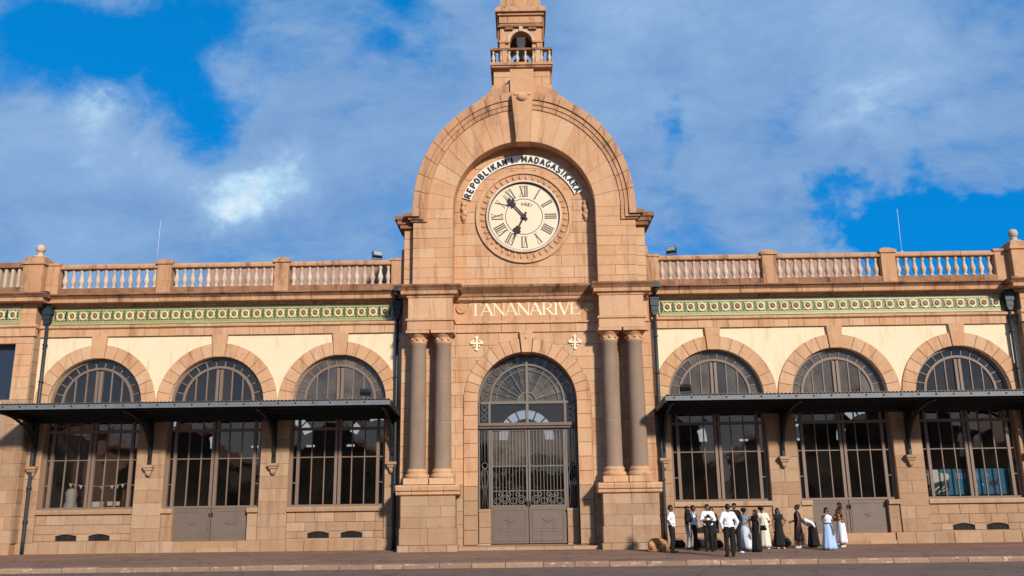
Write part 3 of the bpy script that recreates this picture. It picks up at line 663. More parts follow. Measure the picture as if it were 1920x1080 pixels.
# pedestals, columns, entablature blocks
shaft=[(.30,0),(.30,.02),(.288,.06),(.285,.6),(.282,1.4),(.275,2.4),(.262,3.5),(.255,4.08),(.272,4.12),(.272,4.17)]
for s in (-1,1):
    X=lambda a:s*a
    pd=MB().box(X(2.40),X(4.12),-1.295,YC,-.3,1.60).build('pedestal',M_MORTAR,st)
    xs0,xs1=sorted((X(2.38),X(4.14)))
    ashlar('pedestal_block',xs0,xs1,rows(.60,1.62,.34),-1.31,pd,M_STONE2,.86)
    ashlar('pedestal_block',xs0-.03,xs1+.03,[(.08,.60)],-1.34,pd,M_STONE2,.8)
    ashlar('pedestal_block',xs0-.08,xs1+.08,[(-.2,.08)],-1.40,pd,M_STONE2,.6,1)
    for a,b,c_ in ((.60,1.62,0),(.08,.60,.03),(-.2,.08,.08)):
        for sd_ in (xs0-c_,xs1+c_): MB().box(sd_-.004,sd_+.004,-1.29-c_,YC,a+.006,b-.006).build('pedestal_side_slab',M_STONE2,pd)
    n=4
    for i in range(n):
        u=(xs1-xs0+.3)/n; a=xs0-.15+u*i
        MB().exx([(-1.34,1.62),(-1.40,1.66),(-1.40,1.74),(-1.46,1.78),(-1.48,1.90),(-1.46,1.95),(YC,1.97),(YC,1.62)],a+.005,a+u-.005).build('pedestal_cap_stone',M_STONE,pd)
    for cx_ in (2.82,3.66):
        c=MB().lathe(shaft,24,(X(cx_),-.92,2.46)).build('column',M_GRAN,st)
        MB().box(X(cx_)-.40,X(cx_)+.40,-1.32,-.54,1.972,2.17).build('column_plinth',M_STONE,c)
        MB().lathe([(.385,0),(.40,.04),(.40,.09),(.37,.13),(.33,.145),(.33,.17),(.345,.20),(.345,.24),(.31,.28),(.30,.30)],24,(X(cx_),-.92,2.17)).build('column_base',M_STONE,c)
        MB().lathe([(.258,0),(.285,.015),(.285,.05),(.258,.06),(.258,.20),(.285,.22),(.33,.29),(.36,.33)],24,(X(cx_),-.92,6.62)).build('capital',M_STONE,c)
        MB().box(X(cx_)-.39,X(cx_)+.39,-1.31,-.53,6.95,7.05).build('abacus',M_STONE,c)
        for k in range(8):
            t=k*pi/4; px,py=X(cx_)+.268*cos(t),-.92+.268*sin(t)
            MB().ell((px,py,6.76),(.05,.05,.055),7,5).build('capital_rosette',M_STONE,c)
        for zj in (3.95,5.30): MB().lathe([(.284 if zj<4 else .272,0),(.2835 if zj<4 else .2715,.012)],24,(X(cx_),-.92,zj)).build('drum_joint',M_STONE2,c)
    e=MB().box(X(2.50),X(3.98),-1.24,YC,7.052,8.28).build('entablature_block',M_STONE,st)
    MB().prism([(X(2.46),7.06),(X(4.02),7.06),(X(4.02),7.37),(X(2.46),7.37)],-1.28,YC,.008).build('architrave_stone',M_STONE,e)
    MB().box(X(2.42),X(4.06),-1.33,YC,7.373,7.445).build('fillet_stone',M_STONE,e)
    ashlar('frieze_stone',X(2.48),X(4.0),[(7.448,8.17)],-1.275,e,M_STONE,1.6)
    b=MB(); b.box(X(2.44),X(4.04),-1.30,YC,8.172,8.26); b.build('bed_moulding',M_CORN,e)
    xs0,xs1=sorted((X(2.30),X(4.24)))
    for i in range(3):
        u=(xs1-xs0)/3; a=xs0+u*i
        MB().exx([(-1.36,8.262),(-1.39,8.28),(-1.39,8.40),(YC,8.40),(YC,8.262)],a+.005,a+u-.005).build('corona_stone',M_CORN,e)
        MB().exx([(-1.40,8.403),(-1.44,8.48),(-1.50,8.55),(-1.50,8.60),(-1.0,8.66),(YC,8.66),(YC,8.403)],a-.06+i*.06+.004,a+u+i*.06-.004).build('cyma_stone',M_WEATH,e)
# --- clock gable
def gp(r,t,k): return (r*cos(t),AZ+r*k*sin(t))
gc=MB()
for s in (-1,1):
    inner=[(s*RI*cos(t),AZ+RI*sin(t)) for t in [pi/2*k/20 for k in range(21)]]
    outer=[(s*(RX-.12)*cos(t),AZ+(RX-.12)*KX*sin(t)) for t in [pi/2*k/20 for k in range(21)]]
    gc.prism([(s*RI,8.6),]+inner+outer[::-1]+[(s*(RX-.12),8.6)],YA+.016,1.6)
gc.prism([(-1.25,15.0),(1.25,15.0),(1.10,16.35),(-1.10,16.35)],-.55,1.55)
gable=gc.build('clock_gable',M_STONE,st)
for s in (-1,1):
    for i,(a,b) in enumerate(rows(8.64,AZ,.36)):
        xs=[2.53,3.93] if i%3==2 else ([2.53,3.15,3.93] if i%2 else [2.53,3.4,3.93])
        for x0,x1 in zip(xs,xs[1:]): put_block('gable_block',s*x0,s*x1,a,b,YA,gable,M_STONE,.08)
    nv=9; ak=.10
    for k in range(nv):
        t0=(pi/2-ak)*k/nv; t1=(pi/2-ak)*(k+1)/nv; g=.0022
        a_in=[gp(RI,t,KI) for t in (t0+g,t0*.67+t1*.33,t0*.33+t1*.67,t1-g)]; a_out=[gp(RV,t,KV) for t in (t1-g,t0*.33+t1*.67,t0*.67+t1*.33,t0+g)]
        MB().prism([(s*p,q) for p,q in a_in+a_out],YA+random.uniform(-.004,.004),YA+.10,.010,back=False).build('gable_voussoir',M_STONE,gable)
    # moulded archivolt: three stepped rings cut into stones, ending in a horizontal return at the impost
    nv=10
    for k in range(nv):
        t0=(pi/2-.06)*k/nv; t1=(pi/2-.06)*(k+1)/nv; g=.0016; b=MB()
        for (r0,k0,r1,k1,y) in ((RV+.004,KV,3.56,1.106,YA-.04),(3.56,1.106,3.70,1.113,YA-.075),(3.70,1.113,RX,KX,YA-.13)):
            tt=[t0+g,t0*.67+t1*.33,t0*.33+t1*.67,t1-g]
            b.prism([(s*p,q) for p,q in [gp(r0,t,k0) for t in tt]+[gp(r1,t,k1) for t in tt[::-1]]],y,YA+.6 if r1==RX else YA+.08,.012)
        b.build('archivolt_stone',M_CORN,gable)
    b=MB()
    for (r0,z0,r1,y) in ((RV+.004,11.02,3.56,YA-.06),(3.56,11.10,3.70,YA-.11),(3.70,11.20,RX,YA-.19)): b.box(s*r0,s*r1,y,YA+.1,z0,AZ-.004)
    b.build('archivolt_foot',M_CORN,gable)
    # impost cornice ears wrapping the sides
    b=MB(); b.box(s*3.56,s*4.02,YA-.06,YA+.08,11.02,11.099); b.box(s*3.70,s*4.10,YA-.11,YA+.08,11.10,11.199); b.box(s*RX,s*4.20,YA-.19,YA+.1,11.20,11.33)
    b.box(s*3.9,s*4.40,YA+.15,1.2,10.86,11.0); b.box(s*3.9,s*4.50,YA+.10,1.25,11.0,11.16); b.box(s*3.9,s*4.60,YA+.05,1.3,11.16,11.30); b.box(s*3.9,s*4.36,YA+.25,1.2,11.30,11.42)
    b.build('impost_cornice',M_WEATH,gable)
    b=MB(); b.box(s*3.92,s*4.26,-.42,1.2,8.66,10.86); b.build('side_pier',M_CORN,gable)
    for a,c_ in rows(8.66,10.86,.36): put_block('gable_block',s*3.94,s*4.27,a,c_,-.46,gable,M_STONE)
    MB().box(s*4.26,s*4.40,-.15,1.2,8.66,10.2).build('side_buttress',M_CORN,gable)
# recessed wall behind the clock
rc=MB().prism([(-RI-.05,8.6)]+[(-(RI+.05)*cos(t),AZ+(RI+.05)*sin(t)) for t in [pi*k/24 for k in range(25)]]+[(RI+.05,8.6)],-.160,.4).build('recess_wall',M_MORTAR,st)
CZ=11.36; CR=1.74
for i,(a,b) in enumerate(rows(8.66,AZ+RI,.40)):
    xs=[-2.53,-1.75,-.9,0,.9,1.75,2.53] if i%2 else [-2.53,-2.1,-1.3,-.45,.45,1.3,2.1,2.53]
    for x0,x1 in zip(xs,xs[1:]):
        s=1 if x0+x1>=-1e-6 else -1
        if x0<0<x1:    # crosses the axis: split
            parts=[(0,x1,1),(0,-x0,-1)]
            dz=max(0,min(abs(a-CZ),abs(b-CZ))) if not (a<CZ<b) else 0
            if dz>=CR and b<AZ+1.6: parts=[(x0,x1,0)]
        else: parts=[(min(abs(x0),abs(x1)),max(abs(x0),abs(x1)),s)]
        for l,r,sg in parts:
            if sg==0: put_block('recess_block',l,r,a,b,-.175,rc,M_STONE,.06); continue
            zs=[a+.006+(b-a-.012)*k/5 for k in range(6)]
            L_=[];R_=[]
            for z in zs:
                li=max(l,sqrt(max(0,CR**2-(z-CZ)**2)))+.006; ri=min(r,RI-.004 if z<=AZ else sqrt(max(0,(RI-.004)**2-(z-AZ)**2)))-.006
                if ri-li>.03: L_.append((li,z)); R_.append((ri,z))
            if len(L_)<2: continue
            MB().prism([(sg*p,q) for p,q in L_+R_[::-1]],-.175+random.uniform(-.003,.003),-.11,.006,back=False).build('recess_block',M_STONE,rc)
# carved stone ring round the clock
b=MB(); b.prism(sector(0,CZ,1.62,CR,0,2*pi-.0001,64),-.26,-.12,0); b.build('clock_surround',M_STONE,st)
cs_=bpy.data.objects['clock_surround']
MB().prism(sector(0,CZ,1.285,1.62,0,2*pi-.0001,64),-.20,-.121).build('carved_band',M_STONE,cs_)
MB().prism(sector(0,CZ,1.29,1.36,0,2*pi-.0001,64),-.30,-.202).build('inner_moulding',M_PALE,cs_)
lf=MB().ell((0,0,0),(.055,.045,.10),7,5).mesh('carved_leaf',M_STONE)
for k in range(40):
    t=2*pi*(k+.5)/40; o=inst('carved_leaf',lf,(1.49*cos(t),-.205,CZ+1.49*sin(t)),cs_); o.rotation_euler=(0,pi/2-t,0)
# keystone of the gable, with ball
b=MB(); b.prism([(-.24,13.93),(.24,13.93),(.40,15.78),(-.40,15.78)],-1.10,YA+.3,.02); b.box(-.25,.25,-1.13,YA,13.86,13.99)
ks=b.build('gable_keystone',M_STONE,gable)
b=MB(); b.box(-.43,.43,-.80,.2,15.70,16.86); b.build('keystone_shaft',M_STONE,gable)
MB().ell((0,-1.08,15.60),(.22,.16,.17),12,8).box(-.30,.30,-1.14,-.8,15.68,15.78).build('keystone_ball',M_STONE,gable)
# sloping shoulders
for s in (-1,1): MB().prism([(s*.43,15.75),(s*.43,16.36),(s*1.13,16.07),(s*1.95,15.38),(s*1.95,15.1)],-.70,1.4,.01).build('shoulder',M_CORN,gable)
# carved drops under the ends of the lettered band
for sx in (-2.17,2.22):
    b=MB(); b.ell((sx,-.22,11.86),(.10,.07,.10)); b.ell((sx-.03,-.22,11.68),(.09,.08,.12)); b.ell((sx+.03,-.22,11.50),(.11,.08,.12)); b.ell((sx,-.22,11.32),(.09,.08,.10)); b.ell((sx-.05,-.2,11.42),(.07,.07,.09)); b.ell((sx,-.2,11.22),(.05,.05,.06))
    b.build('carved_garland',M_STONE,rc)
# --- bell turret
TY=1.05
tw=MB().box(-1.06,1.06,.06,2.05,16.0,17.26).build('bell_turret',M_MORTAR,st)
for i,(a,b) in enumerate(rows(16.3,17.26,.32)): ashlar('turret_block',-1.06,1.06,[(a,b)],.0,tw,M_STONE,.7,i)
for s in (-1,1): MB().box(s*1.06,s*1.14,.25,2.1,16.2,17.26).build('turret_flank',M_WEATH,tw)
b=MB(); b.box(-.85,.85,-.10,0,16.32,16.40); b.build('turret_fillet',M_CORN,tw)
b=MB(); b.box(-1.13,1.13,-.20,2.25,17.26,17.33); b.box(-1.17,1.17,-.25,2.3,17.33,17.44); b.build('balcony_slab',M_CORN,tw)
TB=MB().lathe([(r*.78,z*.72) for r,z in bal_prof],8).mesh('turret_baluster',M_PALE)
for i in range(8):
    for yy in (-.13,): inst('turret_baluster',TB,(-1.06+2.12*i/7,yy,17.44),tw)
for i in range(1,6):
    for xx in (-1.06,1.06): inst('turret_baluster',TB,(xx,-.13+.36*i,17.44),tw)
for xx in (-.62,.62): MB().box(xx-.09,xx+.09,-.22,-.04,17.44,17.944).build('balcony_pier',M_STONE,tw)
MB().box(-1.17,1.17,-.24,-.02,17.945,18.03).box(-1.17,-.98,-.02,2.2,17.945,18.03).box(.98,1.17,-.02,2.2,17.945,18.03).build('balcony_rail',M_WEATH,tw)
b=MB(); OH=.43
for yy0,yy1 in ((.22,.50),(1.6,1.88)):
    for s in (-1,1):
        b.box(s*OH,s*.80,yy0,yy1,17.44,18.50)
        pts=[(s*OH*cos(t),18.50+OH*sin(t)) for t in [pi/2*k/8 for k in range(9)]]
        b.prism([(s*.80,18.50)]+pts+[(0,19.32),(s*.80,19.32)],yy0,yy1)
for s in (-1,1): b.box(s*.55,s*.80,.5,.85,17.44,19.32); b.box(s*.55,s*.80,1.3,1.6,17.44,19.32); b.box(s*.55,s*.80,.85,1.3,18.9,19.32)
b.build('belfry',M_STONE,tw)
for s in (-1,1): MB().box(s*.60,s*.82,.16,.215,17.44,18.46).box(s*.45,s*.84,.12,.215,18.46,18.54).build('belfry_pilaster',M_CORN,tw)
b=MB(); b.prism(sector(0,18.52,.43,.53,0,pi,12),.16,.24); b.box(-.07,.07,.10,.24,18.93,19.13); b.build('belfry_arch',M_PALE,tw)
b=MB(); b.box(-.60,-.30,.12,.22,19.02,19.10); b.box(.30,.60,.12,.22,19.02,19.10); b.box(-.86,.86,.12,1.98,19.13,19.22); b.build('belfry_fillet',M_WEATH,tw)
b=MB(); b.box(-.83,.83,.18,1.92,19.32,19.62); b.box(-.90,.90,.10,2.0,19.62,19.72); b.box(-.98,.98,.0,2.1,19.72,19.86); b.box(-.93,.93,.06,2.04,19.86,19.96)
b.box(-.78,.78,.25,1.85,19.96,20.5); b.lathe([(.78,0),(.80,.1),(.70,.5),(.45,.9),(.2,1.2),(.05,1.5)],12,(0,1.05,20.5)); b.build('turret_roof',M_CORN,tw)
for s in (-1,1): MB().box(s*.82,s*.90,.28,1.9,18.6,19.7).build('turret_side_band',M_WEATH,tw)
bell=MB().lathe([(.30,0),(.29,.03),(.235,.10),(.205,.25),(.19,.36),(.14,.44),(.04,.48),(.03,.58)],16,(0,1.0,18.1)).ell((0,1.0,18.08),(.05,.05,.06)).box(-.5,.5,.95,1.05,18.66,18.74).build('bronze_bell',M_IRON)
tag(bell,'dark bronze bell hanging in the open arch of the turret','bell')
lp=MB().box(-.16,.16,.02,.16,18.28,18.62).box(-.13,.13,-.06,.02,18.0,18.24).tube([(0,.05,17.44),(0,.05,18.3)],.025,6).build('turret_floodlight',M_IRON)
tag(lp,'black lamp housing standing on the turret balcony before the bell','lamp')

# --- main door
dy=.02
b=MB(); b.prism(sector(0,DZ,DR-.045,DR+.02,0,pi,32),dy-.05,dy+.08)
for s in (-1,1): b.box(s*(DR-.045),s*(DR+.02),dy-.05,dy+.08,1.16,DZ)
b.box(-DR+.075,DR-.075,dy-.06,dy+.09,DZ-.045,DZ+.045)
fan=b.build('fanlight',M_DOORIRON,st)
MB().box(-1.86,1.86,dy-.22,dy+.10,3.90,4.0).box(-1.80,1.80,dy-.16,dy+.10,3.82,3.90).build('door_transom',M_TAUPE,st)
MB().box(-.045,.045,dy-.06,dy+.08,4.0,DZ-.045).box(-.04,.04,dy-.06,dy+.08,DZ+.045,DZ+DR-.07).build('fan_mullion',M_DOORIRON,fan)
for s in (-1,1): MB().box(s*1.26,s*1.34,dy-.055,dy+.075,4.0,DZ-.045).build('fan_mullion',M_DOORIRON,fan)
MB().prism(sector(0,DZ+.03,1.24,1.31,0,pi,32),dy-.05,dy+.06).build('fan_ring',M_DOORIRON,fan)
MB().prism(sector(0,DZ+.03,1.07,1.095,0,pi,32),dy-.03,dy+.02).build('fan_ring',M_DOORIRON,fan)
MB().prism(sector(0,DZ+.03,.30,.34,0,pi,16),dy-.03,dy+.02).build('fan_ring',M_DOORIRON,fan)
for i in range(1,12):
    if i==6: continue
    t=pi*i/12; r1=1.25 if i%2==0 else 1.25; MB().stroke((.33*cos(t),DZ+.03+.33*sin(t)),(r1*cos(t),DZ+.03+r1*sin(t)),.024 if i%2==0 else .014,dy-.035,.05).build('fan_spoke',M_DOORIRON,fan)
    b=MB(); b.tube([(.70*cos(t)+.05*cos(2*pi*k/8),dy-.02,DZ+.03+.70*sin(t)+.05*sin(2*pi*k/8)) for k in range(8)],.012,5,0,True); b.build('fan_scroll',M_DOORIRON,fan)
for i in range(14):
    t=pi*(i+.5)/14; rr=1.455; b=MB()
    b.tube([(rr*cos(t)+.115*cos(2*pi*k/12),dy-.02,DZ+.03+rr*sin(t)+.115*sin(2*pi*k/12)) for k in range(12)],.014,5,0,True); b.tube([(rr*cos(t)+.05*cos(2*pi*k/8),dy-.02,DZ+.03+rr*sin(t)+.05*sin(2*pi*k/8)) for k in range(8)],.012,5,0,True)
    b.build('fan_scroll',M_DOORIRON,fan)
for i in range(12): pane(fan,sector(0,DZ+.03,.32,1.26,pi*i/12,pi*(i+1)/12,2),dy+.03,m=M_GLASS2)
pane(fan,[(.33*cos(pi*k/10),DZ+.03+.33*sin(pi*k/10)) for k in range(11)],dy+.034,m=M_GLASS2)
for i in range(12): pane(fan,sector(0,DZ+.03,1.29,DR-.06,pi*i/12,pi*(i+1)/12,3),dy+.03,m=M_GLASS2)
for x0,x1 in ((-1.62,-1.30),(-1.30,-.0),(.0,1.30),(1.30,1.62)): pane(fan,[(x0,3.98),(x1,3.98),(x1,DZ-.03),(x0,DZ-.03)],dy+.03)
for s in (-1,1):   # lower corners of the fanlight: scrolls
    b=MB()
    for zc in (4.16,4.36,4.55): b.tube([(s*1.48+.085*cos(2*pi*k/10),dy-.02,zc+.085*sin(2*pi*k/10)) for k in range(10)],.012,5,0,True)
    b.build('fan_scroll',M_DOORIRON,fan)
dl=[]
for s in (-1,1):
    d=MB().box(s*.012,s*1.27,dy-.04,dy+.05,.03,1.22).build('door_leaf',M_TAUPE,st)
    fr=MB(); fr.box(s*.012,s*.075,dy-.05,dy+.05,1.222,3.82); fr.box(s*1.20,s*1.28,dy-.05,dy+.05,1.222,3.82); fr.box(s*.075,s*1.20,dy-.045,dy+.045,1.222,1.27); fr.box(s*.075,s*1.20,dy-.03,dy+.03,2.53,2.57); fr.box(s*.075,s*1.20,dy-.04,dy+.04,3.74,3.82)
    fr.build('door_frame',M_DOORIRON,d)
    for k in range(9): MB().box(s*(.075+1.125*(k+1)/10)-.009,s*(.075+1.125*(k+1)/10)+.009,dy-.045,dy-.027,1.27,3.74).build('door_bar',M_DOORIRON,d)
    b=MB()
    for xc,zc,r in ((.24,1.45,.13),(.24,1.45,.07),(.52,1.40,.10),(.80,1.46,.14),(.80,1.46,.08),(1.06,1.40,.10),(.38,1.62,.06),(.66,1.62,.06),(.95,1.62,.06)):
        b.tube([(s*xc+r*cos(2*pi*k/14),dy-.05,zc+r*sin(2*pi*k/14)) for k in range(14)],.015,5,0,True)
    b.build('door_scrollwork',M_DOORIRON,d)
    MB().box(s*.075,s*1.20,dy-.042,dy+.04,1.72,1.745).build('door_rail',M_DOORIRON,d)
    xa,xb=sorted((s*.10,s*1.18)); pb=MB()
    for a,b_,e,g in ((xa,xb,1.10,1.14),(xa,xb,.10,.14),(xa,xa+.04,.14,1.10),(xb-.04,xb,.14,1.10)): pb.box(a,b_,dy-.055,dy-.0401,e,g)
    pb.build('panel_moulding',M_TAUPE,d)
    mxx=(xa+xb)/2
    MB().prism([(mxx-.20,.80),(mxx,.70),(mxx+.20,.80),(mxx,.90)],dy-.062,dy-.0401,.014).build('lozenge',M_TAUPE,d)
    for zz_ in (.30,.40,.50): MB().box(xa+.04,xb-.04,dy-.05,dy-.0401,zz_,zz_+.014).build('panel_groove',M_TAUPE,d)
    MB().box(s*.03,s*.06,dy-.11,dy-.05,1.24,1.40).build('door_handle',M_IRON,d)
    for za,zb in ((1.25,2.55),(2.55,3.80)): pane(d,[(s*.04,za),(s*1.24,za),(s*1.24,zb),(s*.04,zb)],dy+.02,m=M_GLASS2 if za>2 else M_GLASS)
    # sidelight
    f=MB().box(s*1.29,s*1.34,dy-.05,dy+.06,1.16,3.82).build('sidelight',M_DOORIRON,st)
    pane(f,[(s*1.33,1.18),(s*1.62,1.18),(s*1.62,3.82),(s*1.33,3.82)],dy+.03)
    b=MB(); b.tube([(s*1.47+.10*cos(2*pi*k/14),dy-.03,2.58+.10*sin(2*pi*k/14)) for k in range(14)],.016,5,0,True); b.tube([(s*1.47,dy-.03,1.18),(s*1.47,dy-.03,2.48)],.014,5); b.tube([(s*1.47,dy-.03,2.68),(s*1.47,dy-.03,3.8)],.014,5)
    b.tube([(s*1.38,dy-.03,1.2),(s*1.42,dy-.03,1.7),(s*1.36,dy-.03,2.2),(s*1.42,dy-.03,2.5)],.012,5); b.tube([(s*1.56,dy-.03,1.2),(s*1.52,dy-.03,1.7),(s*1.58,dy-.03,2.2),(s*1.52,dy-.03,2.5)],.012,5)
    b.tube([(s*1.37,dy-.03,2.7),(s*1.37,dy-.03,3.8)],.010,5); b.tube([(s*1.57,dy-.03,2.7),(s*1.57,dy-.03,3.8)],.010,5)
    b.build('sidelight_ironwork',M_DOORIRON,f)
    d2=MB().box(s*1.28,s*1.68,dy-.10,dy+.2,-.2,1.06).build('door_dado',M_STONE2,st)
    MB().box(s*1.275,s*1.68,dy-.14,dy+.2,1.062,1.155).build('sill',M_STONE2,d2)
    MB().prism([(s*1.285,.05),(s*1.675,.05),(s*1.675,.55),(s*1.285,.55)],dy-.13,dy-.1001,.01).prism([(s*1.285,.56),(s*1.675,.56),(s*1.675,1.055),(s*1.285,1.055)],dy-.125,dy-.1001,.01).build('dado_block',M_STONE2,d2)
b=MB()
for i in range(5): MB().box(-2.3+i*.92+.005,-2.3+(i+1)*.92-.005,-.98,.05,-.25,-.015).build('door_step',M_STONE2,st)
MB().box(-2.28,2.28,.05,.4,-.25,-.0).build('threshold',M_STONE2,st)
# hall behind the door
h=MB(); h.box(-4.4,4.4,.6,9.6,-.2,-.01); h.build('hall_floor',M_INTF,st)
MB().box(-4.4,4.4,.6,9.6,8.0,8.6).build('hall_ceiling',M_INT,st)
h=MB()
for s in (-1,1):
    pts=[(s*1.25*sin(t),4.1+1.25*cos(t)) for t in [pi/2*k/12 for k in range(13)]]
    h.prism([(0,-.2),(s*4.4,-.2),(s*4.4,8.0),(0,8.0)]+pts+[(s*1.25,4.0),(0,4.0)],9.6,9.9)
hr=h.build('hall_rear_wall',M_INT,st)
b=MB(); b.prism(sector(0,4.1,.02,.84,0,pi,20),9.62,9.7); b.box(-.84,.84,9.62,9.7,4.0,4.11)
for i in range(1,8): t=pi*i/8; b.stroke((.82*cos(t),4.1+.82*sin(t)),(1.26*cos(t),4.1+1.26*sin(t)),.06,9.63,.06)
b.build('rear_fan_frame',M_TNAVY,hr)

# ------------------------------------------------------------------ clock
ck_=tag(empty('station_clock',(0,-.185,CZ)),'large round cream clock with black Roman numerals and ornate black hands','clock')
def cbuild(b,name,m): o=b.build(name,m,ck_); return o
b=MB(); b.prism([(1.27*cos(2*pi*i/64),1.27*sin(2*pi*i/64)) for i in range(64)],0,.08); cbuild(b,'dial',M_DIAL)
b=MB(); b.prism(sector(0,0,1.262,1.288,0,2*pi-.0001,64),-.05,.05); cbuild(b,'rim',M_BLACK)
b=MB(); b.prism(sector(0,0,.655,.680,0,2*pi-.0001,64),-.006,-.001); cbuild(b,'ring_line',M_NUM)
NUM=['XII','I','II','III','IIII','V','VI','VII','VIII','IX','X','XI']
gw={'I':.075,'V':.17,'X':.17}
for h_,tx in enumerate(NUM):
    W=sum(gw[c] for c in tx); b=MB(); ang=-h_*pi/6; x_=-W/2; lay=0
    def T(x,z): return (x*cos(ang)-z*sin(ang), x*sin(ang)+z*cos(ang))
    z0,z1=.76,1.16
    for c in tx:
        g=gw[c]; lay+=1; y=-.004-.0006*lay
        if c=='I': b.stroke(T(x_+g/2,z0),T(x_+g/2,z1),.045,y,.003)
        elif c=='V': b.stroke(T(x_+.025,z1),T(x_+g/2,z0),.045,y,.003); b.stroke(T(x_+g-.02,z1),T(x_+g/2,z0),.018,y-.0003,.003)
        else: b.stroke(T(x_+.025,z1),T(x_+g-.025,z0),.045,y,.003); b.stroke(T(x_+g-.02,z1),T(x_+.02,z0),.018,y-.0003,.003)
        x_+=g
    b.stroke(T(-W/2,z0),T(W/2,z0),.012,-.0125,.003); b.stroke(T(-W/2,z1),T(W/2,z1),.012,-.013,.003)
    cbuild(b,'numeral',M_NUM)
def hand(ang,ln,wd,name,y):
    b=MB()
    def T(x,z): return (x*cos(ang)-z*sin(ang), x*sin(ang)+z*cos(ang))
    b.stroke(T(0,-.18),T(0,ln*.62),wd,y,.02,w2=wd*.75)
    b.stroke(T(0,ln*.62),T(0,ln),wd*.6,y+.001,.02,w2=.012)
    for (dx,dz,r) in ((0,.56,.085),(-.085,.64,.075),(.085,.64,.075),(0,.74,.07),(-.06,.50,.045),(.06,.50,.045)):
        b.prism([T(dx+r*.85*cos(i*pi/5),ln*dz+r*.85*sin(i*pi/5)) for i in range(10)],y-.002-abs(dx)*.02-dz*.004,y+.018)
    cbuild(b,name,M_BLACK)
hand(radians(40.5),1.10,.062,'minute_hand',-.085); hand(radians(153.5),.92,.072,'hour_hand',-.055)
b=MB(); b.prism([(.085*cos(i*pi/8),.085*sin(i*pi/8)) for i in range(16)],-.11,.0); cbuild(b,'hub',M_BLACK)

# ------------------------------------------------------------------ lettering
G={ # stroke glyphs in a unit box (x 0..w, z 0..1); 'a' arcs are polylines
'R':(.62,[[(.1,0),(.1,1)],[(.1,.95),(.38,.95),(.5,.86),(.52,.74),(.46,.6),(.34,.52),(.1,.52)],[(.3,.52),(.56,0)]]),
'E':(.56,[[(.1,0),(.1,1)],[(.1,.95),(.5,.95)],[(.1,.5),(.42,.5)],[(.1,.05),(.52,.05)]]),
'P':(.58,[[(.1,0),(.1,1)],[(.1,.95),(.38,.95),(.5,.85),(.52,.72),(.46,.57),(.34,.48),(.1,.48)]]),
'O':(.66,[[(.33,.05),(.16,.14),(.09,.35),(.09,.65),(.16,.86),(.33,.95),(.5,.86),(.57,.65),(.57,.35),(.5,.14),(.33,.05)]]),
'B':(.6,[[(.1,0),(.1,1)],[(.1,.95),(.36,.95),(.46,.86),(.46,.64),(.36,.54),(.1,.54)],[(.34,.52),(.5,.42),(.52,.18),(.4,.05),(.1,.05)]]),
'L':(.52,[[(.1,0),(.1,1)],[(.1,.05),(.48,.05)]]),
'I':(.26,[[(.13,0),(.13,1)]]),
'K':(.62,[[(.1,0),(.1,1)],[(.54,1),(.12,.42)],[(.26,.58),(.56,0)]]),
'A':(.66,[[(.04,0),(.33,1)],[(.33,1),(.62,0)],[(.15,.34),(.51,.34)]]),
'N':(.66,[[(.1,0),(.1,1)],[(.1,1),(.56,0)],[(.56,0),(.56,1)]]),
"'":(.2,[[(.12,1),(.08,.72)]]),
'M':(.78,[[(.1,0),(.1,1)],[(.1,1),(.39,.3)],[(.39,.3),(.68,1)],[(.68,1),(.68,0)]]),
'D':(.64,[[(.1,0),(.1,1)],[(.1,.95),(.34,.95),(.5,.8),(.55,.5),(.5,.2),(.34,.05),(.1,.05)]]),
'G':(.64,[[(.55,.82),(.44,.93),(.3,.95),(.16,.85),(.09,.6),(.09,.4),(.16,.15),(.3,.05),(.46,.07),(.55,.18),(.55,.45)],[(.36,.45),(.57,.45)]]),
'S':(.56,[[(.48,.82),(.38,.94),(.22,.95),(.1,.85),(.1,.68),(.2,.56),(.4,.46),(.49,.34),(.48,.16),(.36,.05),(.18,.05),(.06,.18)]]),
'U':(.64,[[(.1,1),(.1,.25),(.2,.08),(.33,.04),(.46,.08),(.56,.25),(.56,1)]]),
'T':(.6,[[(.3,0),(.3,1)],[(.03,.95),(.57,.95)]]),
'V':(.64,[[(.04,1),(.32,0)],[(.32,0),(.60,1)]]),
}
def glyph(b,c,T,wd,y,d,thin=None):
    lay=0
    for pl_ in G[c][1]:
        for p,q in zip(pl_,pl_[1:]):
            lay+=1; w_=wd
            b.stroke(T(*p),T(*q),w_,y-.0007*lay,d)
# curved enamel sign over the clock: one plate per letter
sign=tag(empty('curved_name_sign',(0,-.24,CZ)),"curved white letter sign reading REPOBLIKAN'I MADAGASIKARA above the clock",'sign')
txt="REPOBLIKAN'I MADAGASIKARA"; wid={"I":.6,"'":.45,' ':1.15,'M':1.15}
tot=sum(wid.get(c,1) for c in txt)+.3; a_=radians(162.5); a1_=radians(22.5); da=(a_-a1_)/tot; a_-=da*.15
for c in txt:
    wv=wid.get(c,1); am=a_-da*wv/2
    p=MB().prism(sector(0,0,2.015,2.335,am+da*wv/2-.0008,am-da*wv/2+.0008,3),0,.05).build('letter_plate',M_WHITE,sign)
    if c!=' ':
        ph=am-pi/2
        gwid=G[c][0]; hgt=.235; sx=da*2.17*wv*.74/gwid
        def T(x,z): 
            lx=(x-gwid/2)*sx; lz=2.057+z*hgt
            return (lx*cos(ph)-lz*sin(ph), lx*sin(ph)+lz*cos(ph))
        b=MB(); glyph(b,c,T,.066 if c!="'" else .05,-.006,.005); b.build('letter',M_BLACK,p)
    a_-=da*wv
